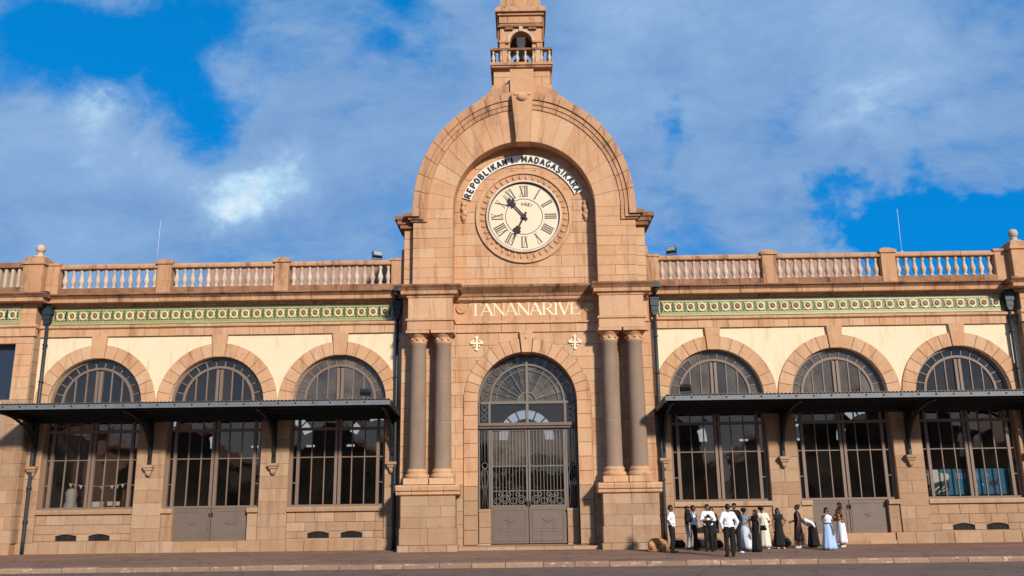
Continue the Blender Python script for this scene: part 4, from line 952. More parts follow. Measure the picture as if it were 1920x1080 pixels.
# TANANARIVE in raised cream serif capitals
ns=tag(empty('station_name_letters',(0,YC-.045,7.66)),'raised cream serif letters TANANARIVE on the frieze above the door','sign')
def serif_letter(c,x0,w_,h):
    b=MB(); tk=.068; tn=.026; sf=.018; ln=.11; d=.045; n_=[0]
    def st_(p,q,wd): n_[0]+=1; b.stroke((x0+p[0]*w_,p[1]*h),(x0+q[0]*w_,q[1]*h),wd,-.0008*n_[0],d)
    def srf(x,z,wl=ln): n_[0]+=1; zz_=z*h+(sf/2 if z<.5 else -sf/2); b.stroke((x0+x*w_-wl/2,zz_),(x0+x*w_+wl/2,zz_),sf,-.0008*n_[0],d)
    if c=='T': st_((.5,0),(.5,1),tk); st_((.03,.95),(.97,.95),tn); st_((.05,.99),(.03,.74),tn); st_((.95,.99),(.97,.74),tn); srf(.5,0,.19)
    if c=='A': st_((.08,0),(.47,1),tn); st_((.45,1),(.90,0),tk); st_((.22,.33),(.72,.33),tn*.8); srf(.09,0,.13); srf(.90,0,.17)
    if c=='N': st_((.14,0),(.14,1),tn); st_((.12,.98),(.86,.02),tk); st_((.86,0),(.86,1),tn); srf(.14,0,.15); srf(.08,1,.15); srf(.86,1,.15)
    if c=='R':
        st_((.2,0),(.2,1),tk); pts=[(.25,.96),(.55,.96),(.74,.86),(.78,.73),(.72,.59),(.52,.51),(.25,.51)]
        for i,(p,q) in enumerate(zip(pts,pts[1:])): st_(p,q,tk*.85 if 1<i<4 else tn)
        st_((.46,.51),(.90,.0),tk); srf(.2,0,.18); srf(.16,1,.13); srf(.92,0,.1)
    if c=='I': st_((.5,0),(.5,1),tk); srf(.5,0,.19); srf(.5,1,.19)
    if c=='V': st_((.10,1),(.52,0),tk); st_((.50,0),(.90,1),tn); srf(.10,1,.17); srf(.90,1,.13)
    if c=='E': st_((.2,0),(.2,1),tk); st_((.2,.96),(.84,.96),tn); st_((.2,.52),(.66,.52),tn); st_((.2,.04),(.88,.04),tn); st_((.84,1),(.85,.76),tn); st_((.66,.62),(.66,.42),tn*.8); st_((.87,0),(.90,.25),tn); srf(.16,0,.14); srf(.16,1,.14)
    return b.build('letter',M_LETTER,ns)
W_={'T':.40,'A':.46,'N':.47,'R':.43,'I':.22,'V':.44,'E':.38}; word='TANANARIVE'
tw_=sum(W_[c] for c in word); gap=(3.84-tw_)/(len(word)-1); x_=-1.94
for c in word: serif_letter(c,x_,W_[c],.45); x_+=W_[c]+gap
# maker's name on the dial (what the hands leave visible)
b=MB(); a_=radians(97)
for c in 'A GUET':
    if c==' ': a_-=.13; continue
    gwid=G[c][0]; ph=a_-pi/2; lay=0
    def T(x,z):
        lx=(x-gwid/2)*.12; lz=.42+z*.115
        return (lx*cos(ph)-lz*sin(ph), lx*sin(ph)+lz*cos(ph))
    glyph(b,c,T,.022,-.004,.003); a_-=.155 if c!='A' else .10
cbuild(b,'maker_name',M_NUM)

# ------------------------------------------------------------------ canopies
def canopy(s,label):
    x0,x1=(4.36,17.0); cp=tag(empty('canopy',(s*(x0+x1)/2,0,4.5)),label,'canopy','iron canopies along the facade')
    ox,oz=s*(x0+x1)/2,4.5
    def bd(b,name,m,par=cp):
        b.v=[(x-ox,y,z-oz) for x,y,z in b.v] if par is cp else b.v
        o=b.build(name,m,par); return o
    X=lambda a:s*a; YF=-2.45
    xa,xb=sorted((X(x0),X(x1)))
    # butterfly canopy: the sheet falls back from the front edge to the wall
    zr=lambda y: 4.40+.20*(-y/2.45)
    n=int((xb-xa)/.06); v=[];f=[]
    for i in range(n+1):
        xx=xa+(xb-xa)*i/n; dz=.018*(1 if i%2 else -1)
        v+=[(xx,YF-.06,zr(YF-.06)+.03+dz),(xx,.0,zr(0)+.03+dz),(xx,.0,zr(0)+.015+dz),(xx,YF-.06,zr(YF-.06)+.015+dz)]
    for i in range(n):
        a=i*4; f+=[(a,a+4,a+5,a+1),(a+2,a+6,a+7,a+3),(a,a+3,a+7,a+4)]
    b=MB().add(v,f); bd(b,'roof_sheet',M_SHEET)
    b=MB().box(xa,xb,YF-.02,YF+.03,4.46,4.595); fs=bd(b,'fascia',M_FASCIA)
    b=MB().box(xa,xb,YF-.035,YF-.0201,4.445,4.462); bd(b,'fascia_lip',M_FASCIA)
    for i in range(int((xb-xa)/.55)):
        xx=xa+.28+i*.55; b=MB().lathe([(.030,0),(.030,.012),(.018,.022),(.001,.026)],8); 
        o=b.build('rivet',M_IRON,cp); o.rotation_euler=(pi/2,0,0); o.location=((xx-ox)*S,(YF-.02)*S,(4.535-oz)*S)
    def slab(x_0,x_1,y0,y1,d0,d1,nm,mt):
        bd(MB().add([(x_0,y0,zr(y0)-d1),(x_1,y0,zr(y0)-d1),(x_1,y1,zr(y1)-d1),(x_0,y1,zr(y1)-d1),(x_0,y0,zr(y0)-d0),(x_1,y0,zr(y0)-d0),(x_1,y1,zr(y1)-d0),(x_0,y1,zr(y1)-d0)],[(0,3,2,1),(4,5,6,7),(0,1,5,4),(1,2,6,5),(2,3,7,6),(3,0,4,7)]),nm,mt)
    for xx in (xa,xb): slab(xx-.03,xx+.03,YF,-.01,.02,.20,'end_beam',M_IRON)
    bd(MB().box(xa+.04,xb-.04,-.07,-.012,4.20,4.39),'sun_stop_board',M_IRON)  # added board, stops sun slipping down between roof sheet and wall
    for k in range(5): y=YF+.25+k*.48; slab(xa+.04,xb-.04,y-.03,y+.03,.035,.10,'purlin',M_IRON)
    slab(xa+.035,xb-.035,YF+.03,-.005,.01,.03,'soffit_boards',M_SOFF)
    for p in (4.62,8.645,12.895,16.88):
        b=MB(); xx=X(p)
        b.box(xx-.05,xx+.05,-.12,-.01,2.75,4.34)                     # wall post
        b.tube([(xx,YF+.05,zr(YF)-.13),(xx,-.1,zr(-.1)-.13)],.035,4)   # top chord
        pa=lambda t:(xx,-.10-2.22*(1-cos(t)),2.95+1.42*sin(t))
        b.tube([pa(pi/2*k/12) for k in range(13)],.048,6)
        for k in range(2,12):
            q1=pa(pi/2*k/12); q2=pa(pi/2*(k+1)/12); t1=(xx,q1[1],zr(q1[1])-.13); t2=(xx,q2[1],zr(q2[1])-.13)
            if t1[2]-q1[2]>.05: b.tube([q1,t1],.018,4); b.tube([q1,t2],.014,4); b.tube([t1,q2],.014,4)
        bd(b,'bracket',M_IRON)
    return cp
canopy(-1,'grey edged dark iron canopy over the windows left of the main door')
canopy(1,'grey edged dark iron canopy over the windows right of the main door')
# ------------------------------------------------------------------ small things on the building
def floodlight(name,x,y,z,tilt,label,rz=0):
    t=tag(empty(name,(x,y,z),rz),label,'floodlight','floodlights on the facade')
    b=MB().box(-.17,.17,-.07,.09,.10,.30); b.v=[(a,q*cos(tilt)-(r-.2)*sin(tilt),.2+q*sin(tilt)+(r-.2)*cos(tilt)) for a,q,r in b.v]; b.build('lamp_housing',M_LAMP,t)
    b=MB().box(-.145,.145,-.078,-.0705,.125,.275); b.v=[(a,q*cos(tilt)-(r-.2)*sin(tilt),.2+q*sin(tilt)+(r-.2)*cos(tilt)) for a,q,r in b.v]; b.build('lamp_glass',M_LENS,t)
    MB().box(-.19,-.172,-.02,.02,0,.22).box(.172,.19,-.02,.02,0,.22).box(-.19,.19,-.02,.02,-.0,.02).build('yoke',M_IRON,t)
    return t
floodlight('roof_floodlight',-5.30,-.02,9.88,-.35,'grey floodlight on the balustrade left of the clock gable',.5)
floodlight('roof_floodlight',5.26,-.02,9.88,-.35,'grey floodlight on the balustrade right of the clock gable',-.5)
for sx,lab in ((-5.35,'black floodlight on the left canopy in front of the arched window'),(5.22,'black floodlight on the right canopy in front of the arched window')):
    t=floodlight('canopy_floodlight',sx,-1.35,4.78,-.9,lab,.3 if sx<0 else -.4)
    for c in t.children: c.data.materials[0]=M_IRON
    MB().tube([(0,0,-.30),(0,0,.01)],.025,6).build('post',M_IRON,t)
for sx,lab in ((-13.42,'thin white aerial mast on the roof behind the left balustrade'),(13.62,'thin white aerial mast on the roof behind the right balustrade')):
    t=tag(empty('aerial_mast',(sx,.35,8.7)),lab,'mast','roof masts')
    MB().tube([(0,0,0),(.01,0,1.25)],.02,6).build('pole',M_FABW,t); MB().tube([(.01,0,1.25),(.03,0,2.9)],[.009,.006],5).build('rod',M_FABW,t); MB().lathe([(.04,0),(.04,.05),(.02,.07)],8,(.01,0,1.24)).build('insulator',M_FABW,t)
# banner behind the right-hand window
bn=tag(empty('printed_banner',(15.02,.42,1.32)),'blue printed banner with white lettering behind the right-hand window','banner')
def bb(b,n,m,par=None): return b.build(n,m,par or bn)
M_PALEB=plain('banner_pale',(.62,.66,.70),.6,.1,9,bst=0); M_NAVYB=plain('banner_navy',(.008,.03,.055),.6,.2,4,bst=0)
bb(MB().box(-1.50,1.50,0,.012,.10,.95),'banner_sheet',M_BLUE)
b=MB(); b.prism([(-1.50,.42),(-1.50,.93),(-1.05,.93),(-.95,.82),(-.72,.80),(-.66,.70),(-.72,.60),(-1.0,.55)],-.004,-.001); bb(b,'pale_print',M_PALEB)
b=MB(); b.prism([(-1.50,.12),(-1.50,.40),(-.72,.57),(-.70,.30),(-.85,.12)],-.0045,-.001); bb(b,'dark_print',M_NAVYB)
b=MB()
for p_,q_ in (((-1.3,.18),(-1.05,.38)),((-1.1,.16),(-.85,.40)),((-1.0,.2),(-.78,.3)),((-1.42,.2),(-1.38,.34))): b.stroke(p_,q_,.035,-.009,.004)
bb(b,'pale_strokes',M_PALEB)
b=MB(); k_=0
for x_ in (-.42,-.33,-.24,-.15,.08,.2,.28,.38):
    k_+=1; b.stroke((x_,.62),(x_+.01*(-1)**k_,.82),.022,-.004-.0005*k_,.003)
for x_ in (.08,.16,.24): k_+=1; b.stroke((x_,.34),(x_+.03*(-1)**k_,.52),.024,-.004-.0005*k_,.003)
b.stroke((.55,.84),(.66,.70),.025,-.012,.003); b.prism([(.42+.035*cos(i),.42+.035*sin(i)) for i in range(6)],-.004,-.001); bb(b,'letter_marks',M_PALEB)
b=MB(); b.prism([(.62,.46),(.78,.60),(.80,.30)],-.004,-.001); b.prism([(.82,.48),(.98,.62),(.92,.36)],-.004,-.001); bb(b,'emblem',M_NAVYB)
bb(MB().box(1.28,1.50,-.006,-.001,.11,.90),'dark_end',M_NAVYB)
# bunting and shop goods behind the left-hand window
bu=tag(empty('bunting',(-15.0,.9,2.1)),'string of small white triangular flags behind the left-hand window','bunting')
pts=[(-1.1+2.2*i/12,0,.10-.12*(1-((i-6)/6)**2)) for i in range(13)]
MB().tube(pts,.006,4).build('string',M_FABW,bu)
for i in range(12):
    if i in (5,7): continue
    a,b_=pts[i],pts[i+1]; MB().prism([(a[0]+.02,a[2]),(b_[0]-.04,b_[2]),((a[0]+b_[0])/2,min(a[2],b_[2])-.12)],-.003,.003).build('flag',M_FABW if i%3 else M_TCREAM,bu)
dr_=tag(empty('display_dress',(-15.95,.9,0)),'pale patterned dress on a stand behind the left-hand window','dress')
MB().lathe([(.30,1.05),(.26,1.3),(.17,1.6),(.20,1.85),(.15,1.98),(.05,2.02)],14).build('dress',plain('pale_print_fabric',(.36,.40,.42),.9,.6,20),dr_); MB().tube([(0,0,-.02),(0,0,1.1)],.03,6).build('stand',M_WOOD,dr_)
cb=tag(empty('wooden_cabinet',(-13.95,1.3,0)),'brown wooden cabinet inside the left-hand window','cabinet')
MB().box(-.30,.30,-.2,.3,-.02,1.95).build('carcass',M_WOOD,cb)
for q in (-1,1): MB().box(q*.01,q*.28,-.225,-.201,.1,1.9).build('cabinet_door',M_WOOD,cb)
tb=tag(empty('display_table',(-14.75,1.1,0)),'table draped with a white cloth inside the left-hand window','table')
MB().box(-.55,.55,-.25,.3,1.50,1.55).build('table_top',M_WOOD,tb); MB().box(-.57,-.02,-.265,-.25,1.38,1.556).box(.12,.55,-.265,-.25,1.42,1.556).build('cloth',M_FABW,tb)
for q in (-1,1):
    for r in (-.2,.25): MB().box(q*.5-.03,q*.5+.03,r-.03,r+.03,-.02,1.5).build('leg',M_WOOD,tb)

# ------------------------------------------------------------------ street behind the camera (mirrored in the glass)
M_ROOF=plain('clay_roof',(.20,.075,.04),.85); M_WALL1=plain('brown_render',(.17,.11,.08),.9); M_WALL2=plain('pink_wall',(.55,.34,.25),.9); M_WIN=plain('dark_window',(.02,.022,.025),.25)
def house(x0,x1,y0,y1,h,rg,wm,label):
    t=tag(empty('house',((x0+x1)/2,(y0+y1)/2,-.16)),label,'house','houses across the square'); W2=(x1-x0)/2; D2=(y1-y0)/2
    MB().prism([(-W2,-.3),(W2,-.3),(W2,h),(0,rg-.15),(-W2,h)],-D2,D2).build('wall',wm,t)
    ov=.5
    for q in (-1,1):
        a=[(0,-D2-ov,rg),(0,D2+ov,rg),(q*(W2+ov),D2+ov,h-.3),(q*(W2+ov),-D2-ov,h-.3)]
        MB().add(a+[(x_,y_,z_-.15) for x_,y_,z_ in a],[(0,1,2,3),(7,6,5,4),(0,3,7,4),(1,0,4,5),(2,1,5,6),(3,2,6,7)]).build('roof',M_ROOF,t)
    n=max(2,int(2*W2/2.4))
    for r in range(int(h/3)):
        for i in range(n):
            xx=-W2+2*W2*(i+.5)/n; w_=MB().box(xx-.5,xx+.5,D2,D2+.06,.9+r*3,2.4+r*3).build('window',M_WIN,t)
            MB().box(xx-.6,xx+.6,D2,D2+.12,.8+r*3,.9+r*3).build('sill',wm,w_)
    MB().box(-.6,.6,D2,D2+.05,-.2,.85).build('door',M_WOOD,t)
house(-29,-15,-86,-72,6.5,10.5,M_WALL1,'brown gabled house across the square, left of the avenue')
house(-47,-33,-84,-70,5.5,9.5,M_WALL1,'low brown gabled house furthest left across the square')
house(-70,-52,-88,-72,8.5,12,M_WALL2,'tall pink house at the far left end of the square')
house(15,20.5,-86,-70,9,12,M_WALL1,'narrow brown gabled house across the square, right of the avenue')
house(22,31,-72,-62,5.2,7.2,M_WALL2,'pink house behind a hedge across the square')
house(35,50,-86,-70,9,13,M_WALL1,'wide brown gabled house to the right across the square')
house(54,72,-88,-72,7,11,M_WALL1,'brown house at the far right end of the square')
def leafmat(n,c):
    m,t,b=mat_base(n,.6,0,.3); oi=noise(t,2.5,4,.6,posn(t)); t.links.new(mixc(t,rng(t,oi,.3,.7,0,1),c,tuple(x*.45 for x in c)),b.inputs['Base Color']); return m
M_LEAF=leafmat('leaves',(.07,.11,.03)); M_HEDGE=leafmat('hedge_leaves',(.14,.17,.03)); M_BARK=plain('bark',(.06,.045,.035),.95)
def leaves(b,c,r,n,sz):
    for _ in range(n):
        d=Vector((random.gauss(0,1),random.gauss(0,1),random.gauss(0,1))).normalized()*(random.random()**.4)
        p=Vector(c)+Vector((d.x*r[0],d.y*r[1],d.z*r[2])); u=Vector((random.gauss(0,1),random.gauss(0,1),random.gauss(0,1))).normalized(); v=u.orthogonal().normalized(); s_=sz*random.uniform(.6,1.3)
        b.add([p-u*s_,p+v*s_*.5,p+u*s_,p-v*s_*.5],[(0,1,2,3)])
def tree(x,y,h,label):
    t=tag(empty('street_tree',(x,y,-.16)),label,'tree','trees across the square')
    tr=MB(); tr.tube([(0,0,-.3),(.1,0,h*.25),(-.05,.1,h*.45)],[.28,.22,.17],8); br=[]
    for k in range(6):
        a=k*pi/3+random.random(); e=(cos(a)*h*.25,sin(a)*h*.25,h*(.7+.2*random.random())); br.append(e)
        tr.tube([(-.05,.1,h*.42),(e[0]*.4,e[1]*.4,h*.58),e],[.13,.09,.03],6)
    tr.build('trunk',M_BARK,t); b=MB()
    for e in br: leaves(b,e,(h*.17,h*.17,h*.12),260,.22)
    leaves(b,(0,0,h*.88),(h*.2,h*.2,h*.12),260,.22); b.build('crown',M_LEAF,t)
tree(-2.2,-48,6.5,'leafy tree left of the middle of the avenue'); tree(1.4,-55,6.0,'leafy tree right of the middle of the avenue'); tree(-12.5,-60,8,'tall leafy tree beside the brown gabled house'); tree(33,-60,8,'tall leafy tree beside the pink house'); tree(12,-66,8,'tall leafy tree before the narrow brown house')
hd=tag(empty('hedge',(1,-44,-.16)),'clipped yellow green hedge in a brick planter on the square','hedge')
b=MB(); leaves(b,(1,0,3.2),(4.2,.6,.9),1800,.14); leaves(b,(-2.5,0,3.0),(2,.6,.6),500,.14); b.v=[(x_,y_,z_) for x_,y_,z_ in b.v]; b.build('foliage',M_HEDGE,hd)
MB().box(-5,6,-.5,.5,-.3,2.3).build('planter_wall',M_WALL2,hd)
for i in range(7): MB().box(-5+i*1.8-.2,-5+i*1.8+.2,.5,.75,-.3,2.5).build('pilaster',M_WALL1,hd)

# ------------------------------------------------------------------ people
def fab(n,c,r=.85): return plain(n,c,r,.15,14,dirt=tuple(x*.8 for x in c),dirt_amt=.3,bst=.1)
F={'white':fab('white_cotton',(.74,.74,.76)),'black':fab('black_cloth',(.010,.009,.009)),'navy':fab('charcoal_cloth',(.016,.016,.019)),'cream':fab('cream_cloth',(.72,.66,.54)),'blue':fab('pale_blue_cloth',(.36,.50,.70)),'lilac':fab('pale_lilac_cloth',(.62,.66,.76)),
   'brown':fab('brown_leather',(.24,.10,.035),.6),'dkbrown':fab('dark_brown_cloth',(.030,.018,.014)),'grey':fab('pale_grey_cloth',(.46,.46,.45)),'slate':fab('blue_grey_sash',(.10,.15,.20)),'denim':fab('washed_denim',(.20,.26,.32))}
SK={0:fab('dark_skin',(.125,.060,.036),.55),1:fab('brown_skin',(.23,.115,.07),.55)}
M_HAIR=fab('black_hair',(.008,.006,.005),.5); M_HAIR2=fab('dark_brown_hair',(.022,.012,.008),.5); M_SHOE=fab('black_shoe',(.012,.010,.009),.4); M_SHOEW=fab('white_shoe',(.6,.57,.52),.6); M_EYE=fab('eye',(.35,.33,.30),.3); M_LIP=fab('lip',(.12,.045,.04),.5)
def cap(b,p0,r0,p1,r1,n=10):
    p0,p1=Vector(p0),Vector(p1); t=(p1-p0)
    if t.length<1e-5: t=Vector((0,0,1e-3)); p1=p0+t
    t.normalize(); pts=[];rs=[]
    for a in (1.0,.8,.45): pts.append(p0-t*r0*a); rs.append(max(.0008,r0*sqrt(max(0,1-a*a))))
    pts.append(p0); rs.append(r0); pts.append(p1); rs.append(r1)
    for a in (.45,.8,1.0): pts.append(p1+t*r1*a); rs.append(max(.0008,r1*sqrt(max(0,1-a*a))))
    u=t.orthogonal().normalized(); w_=t.cross(u); v=[];f=[]
    for p,r in zip(pts,rs):
        for j in range(n): v.append(tuple(p+(u*cos(2*pi*j/n)+w_*sin(2*pi*j/n))*r))
    K=len(pts)
    for i in range(K-1):
        for j in range(n): f.append((i*n+j,i*n+(j+1)%n,(i+1)*n+(j+1)%n,(i+1)*n+j))
    f.append(tuple(range(n-1,-1,-1))); f.append(tuple((K-1)*n+j for j in range(n))); b.add(v,f,0,True)
def remesh(o,vx):
    m=o.modifiers.new('remesh','REMESH'); m.mode='VOXEL'; m.voxel_size=vx; m.use_smooth_shade=True
    s_=o.modifiers.new('smooth','SMOOTH'); s_.iterations=3; s_.factor=.5; return o
ARMS={'hips':((.36,.07,1.14),(.20,-.03,.97)),'crossed':((.25,-.07,1.14),(-.06,-.21,1.17)),'pockets':((.29,.09,1.13),(.21,.0,.91)),'down':((.23,.03,1.12),(.24,-.03,.86)),'behind':((.27,.13,1.13),(.07,.17,.95)),
      'face':((.27,-.12,1.17),(.13,-.19,1.46)),'front':((.24,-.02,1.12),(.09,-.23,1.04)),'reach':((.30,-.10,1.22),(.38,-.30,1.12)),'neck':((.33,-.06,1.30),(.10,-.12,1.46)),'low':((.24,-.05,1.12),(.20,-.16,.86))}
def person(x,y,H,rz,label,arms=('down','down'),top=None,sleeve='long',legs='trousers',legm='black',skirt=None,hair='short',skin=0,bend=0,turn=0,shoe=None,group='people waiting by the wall',hm=None,stance=.10,vest=None,sash=None,lean=0):
    t=tag(empty('person',(x,y,GZ),rz),label,'person',group); k=H/1.72
    def up(p):   # bend the upper body forward at the hips, lean sideways
        X_,Y_,Z_=p; dz=Z_-.93
        if dz>0 and bend: Y_,dz=Y_*cos(bend)-dz*sin(bend), Y_*sin(bend)+dz*cos(bend)
        if dz>0: X_+=lean*dz
        return (X_*k,Y_*k,(.93+dz)*k)
    def hd(p):   # head turned on the neck
        X_,Y_,Z_=p; return up((X_*cos(turn)-Y_*sin(turn), X_*sin(turn)+Y_*cos(turn), Z_))
    b=MB()
    def C(p,r,q,s_,f=up): cap(b,f(p),r*k,f(q),s_*k)
    C((-.085,0,1.30),.108,(.085,0,1.30),.108); C((-.15,0,1.395),.062,(.15,0,1.395),.062); C((-.04,0,1.08),.108,(.04,0,1.08),.108); C((-.075,.01,.94),.108,(.075,.01,.94),.108); C((0,0,.97),.125,(0,0,1.30),.12)
    C((0,.015,1.40),.058,(0,0,1.50),.05); C((0,-.005,1.60),.082,(0,.018,1.628),.085,hd); C((0,-.02,1.575),.066,(0,-.03,1.548),.05,hd)
    C((0,-.092,1.60),.010,(0,-.108,1.578),.015,hd)
    for q in (-1,1): C((q*.083,.01,1.575),.012,(q*.086,.015,1.605),.016,hd)
    J=[]
    for q,an in zip((-1,1),arms):
        e,w_=ARMS[an]; sh=(q*.175,0,1.385); e=(q*e[0],e[1],e[2]); w_=(q*w_[0],w_[1],w_[2]); J.append((sh,e,w_))
        C(sh,.052,e,.042); C(e,.041,w_,.029)
        d=(Vector(w_)-Vector(e)).normalized(); pl_=Vector(w_)+d*.045; side=d.cross(Vector((0,1,0)) if abs(d.y)<.8 else Vector((0,0,1))).normalized(); nrm=d.cross(side)
        for o_ in (-.022,0,.022): C(tuple(Vector(w_)+side*o_*.7+d*.01),.016,tuple(pl_+side*o_+d*.02),.016)
        for i,(o_,ln) in enumerate(((-.033,.055),(-.011,.068),(.011,.072),(.033,.062))):
            a=pl_+side*o_+d*.03; m_=a+d*ln*.55+nrm*.008; e_=m_+d*ln*.45*.8+nrm*.024
            C(tuple(a),.0095,tuple(m_),.009); C(tuple(m_),.009,tuple(e_),.0078)
        a=Vector(w_)+side*-.025+d*.02; m_=a+side*-.028+d*.03+nrm*.01; C(tuple(a),.012,tuple(m_),.010); C(tuple(m_),.010,tuple(m_+d*.03+nrm*.01),.009)
    ft=[]
    for q in (-1,1):
        hp=(q*.088,.01,.90); kn=(q*(.05+stance*.5),-.025,.49); an=(q*stance,.02,.085)
        C(hp,.085,kn,.056); C(kn,.055,an,.036); C((q*stance,.03,.045),.036,(q*(stance+.025),-.13,.03),.028); ft.append((kn,an))
    body=b.build('body',SK[skin],t,sc=1); remesh(body,.0115)
    for q in (-1,1):
        e=MB(); e.ell(hd((q*.031,-.079,1.612)),(.012*k,.008*k,.008*k),6,4); e.build('eye',M_EYE,t,sc=1)
    e=MB(); e.ell(hd((0,-.083,1.548)),(.022*k,.008*k,.008*k),6,4); e.build('lips',M_LIP,t,sc=1)
    # hair
    b=MB(); hmm=hm or M_HAIR
    C((0,.006,1.628),.088,(0,.030,1.640),.088,hd); C((0,.045,1.585),.070,(0,.05,1.60),.072,hd)
    if hair=='long':
        for q in (-1,0,1): C((q*.055,.05,1.60),.045,(q*.07,.085,1.30),.035,hd)
        for q in (-1,1): C((q*.075,.0,1.62),.03,(q*.09,-.01,1.40),.028,hd)
    if hair=='bun': C((0,.09,1.68),.055,(0,.10,1.69),.05,hd)
    if hair=='afro':
        for a in range(7): C((.075*cos(a*.9),.02+.06*sin(a*.9),1.63),.055,(.07*cos(a*.9),.03+.06*sin(a*.9),1.67),.055,hd)
    h_=b.build('hair',hmm,t,sc=1); remesh(h_,.013)
    # top garment
    if top:
        b=MB(); g=.016
        C((-.088,0,1.30),.108+g,(.088,0,1.30),.108+g); C((-.15,0,1.392),.060+g,(.15,0,1.392),.060+g); C((-.045,0,1.08),.110+g,(.045,0,1.08),.110+g); C((-.072,.008,.97),.108+g,(.072,.008,.97),.108+g); C((0,0,.99),.128+g,(0,0,1.30),.124+g)
        if sleeve!='none':
            for sh,e,w_ in J:
                if sleeve=='long':
                    wv=tuple(Vector(e)+(Vector(w_)-Vector(e))*.93); C(sh,.058+g*.6,e,.050+g*.5); C(e,.049+g*.5,wv,.036+g*.4)
                else: ev=tuple(Vector(sh)+(Vector(e)-Vector(sh))*.75); C(sh,.060+g*.6,ev,.062)
        o=b.build('shirt' if legs=='trousers' else 'bodice',F[top],t,sc=1); remesh(o,.0125)
    if vest:
        b=MB(); g=.034; C((-.05,.012,1.27),.108+g,(.05,.012,1.27),.108+g); C((-.045,.005,1.08),.110+g,(.045,.005,1.08),.110+g); C((0,.005,1.0),.128+g,(0,.01,1.28),.122+g); o=b.build('waistcoat',F[vest],t,sc=1); remesh(o,.0125)
    if legs=='trousers':
        b=MB(); g=.014
        C((-.078,.01,.945),.110+g,(.078,.01,.945),.110+g); C((-.045,0,1.02),.112+g,(.045,0,1.02),.112+g)
        for q,(kn,an) in zip((-1,1),ft): C((q*.088,.01,.90),.092+g,kn,.066+g); C(kn,.065+g,(an[0],an[1],.09),.058+g*.5)
        o=b.build('trousers',F[legm],t,sc=1); remesh(o,.0125)
    if skirt:
        zt,zb,rt,rb,fn,mm=skirt; v=[];f=[];n=36;m_=9
        for j in range(m_+1):
            u=j/m_; z_=(zt+(zb-zt)*u)*k; 
            for i in range(n):
                a=2*pi*i/n; r=(rt+(rb-rt)*u**.8)*(1+.09*u*sin(fn*a+random.uniform(-.1,.1))+.03*u*sin(3*a+1)); v.append((r*k*cos(a)*1.08,r*k*sin(a)*.9,z_))
        for i in range(n): v.append((v[m_*n+i][0]*.96,v[m_*n+i][1]*.96,v[m_*n+i][2]+.003))
        for j in range(m_+1):
            for i in range(n): f.append((j*n+i,(j+1)*n+i,(j+1)*n+(i+1)%n,j*n+(i+1)%n))
        MB().add(v,f,0,True).build('skirt',F[mm],t,sc=1)
    if sash:
        b=MB(); b.tube([(.142*k*cos(a*pi/8)*1.1,.135*k*sin(a*pi/8),1.07*k) for a in range(16)],.035*k,6,0,True); b.tube([(.05*k,-.15*k,1.06*k),(.10*k,-.20*k,.85*k),(.12*k,-.25*k,.6*k)],[.03*k,.025*k,.03*k],6); b.build('sash',F[sash],t,sc=1)
    for q in (-1,1):
        b=MB(); C((q*stance,.035,.04),.046,(q*(stance+.028),-.14,.035),.038); C((q*stance,.02,.08),.045,(q*stance,.02,.04),.046)
        b.v=[(x_,y_,max(0,z_)) for x_,y_,z_ in b.v]
        o=b.build('shoe',shoe or M_SHOE,t,sc=1)
    return t
D=radians
person(4.21,-3.28,1.66,D(70),'person in short-sleeved white shirt and black trousers standing nearest the curled-up dog',('hips','hips'),'white','short')
person(5.08,-2.22,1.62,D(75),'person in long-sleeved white shirt and black trousers wearing a black backpack',('low','low'),'white','long')
person(5.02,-1.55,1.58,D(60),'person in black top and pale grey trousers half hidden behind the backpack wearer',('down','down'),'black','short',legm='grey')
person(5.39,-2.79,1.66,D(-5),'person in white shirt and black waistcoat standing with arms crossed',('crossed','crossed'),'white','long',vest='black',skin=1)
person(5.60,-2.30,1.56,D(-15),'person dressed all in black just behind the one with crossed arms',('down','down'),'navy','long',legm='navy',skin=1,hair='long',hm=M_HAIR2)
person(5.49,-5.05,1.70,D(183),'person in white shirt and black trousers nearest the kerb, back turned, hands in pockets',('pockets','pockets'),'white','long')
person(6.17,-2.94,1.69,D(-35),'person in black suit standing behind the white-shirted one at the kerb',('down','front'),'black','long',legm='black')
person(6.55,-2.52,1.50,D(150),'person in pale top and long white skirt with short dark hair',('down','front'),'denim','none',legs='skirt',skirt=(1.08,.06,.135,.29,9,'lilac'),hair='afro',turn=D(20))
person(6.69,-3.28,1.46,D(-65),'person with long hair in a black dress, arm reaching to the white skirt',('reach','down'),'black','none',legs='skirt',skirt=(1.08,.03,.14,.21,7,'black'),hair='long',hm=M_HAIR2,skin=1)
person(7.25,-2.14,1.54,D(160),'person in long cream dress seen from behind, head tilted right',('front','front'),'cream','short',legs='skirt',skirt=(1.08,.10,.14,.21,8,'cream'),hair='afro',lean=.12,shoe=M_SHOEW)
person(7.74,-1.97,1.47,D(5),'person in long black dress facing the street with hand on hip',('down','hips'),'black','none',legs='skirt',skirt=(1.08,.10,.14,.23,7,'black'),hair='long',skin=1,shoe=M_SHOEW)
person(8.38,-1.84,1.58,D(-105),'tall person in slim dark brown dress with hair in a bun',('front','down'),'dkbrown','none',legs='skirt',skirt=(1.08,.30,.14,.20,6,'dkbrown'),hair='bun',shoe=M_SHOEW)
person(8.92,-1.55,1.50,D(-80),'person in black skirt and white shawl bending over to the left',('down','down'),'white','long',legs='skirt',skirt=(1.05,.06,.15,.27,7,'black'),bend=D(62),hair='short')
person(9.0,-2.75,1.49,D(8),'person in pale blue dress with grey sash raising both hands to the face',('face','neck'),'lilac','none',legs='skirt',skirt=(1.10,.03,.14,.29,9,'blue'),hair='long',skin=1,sash='slate')
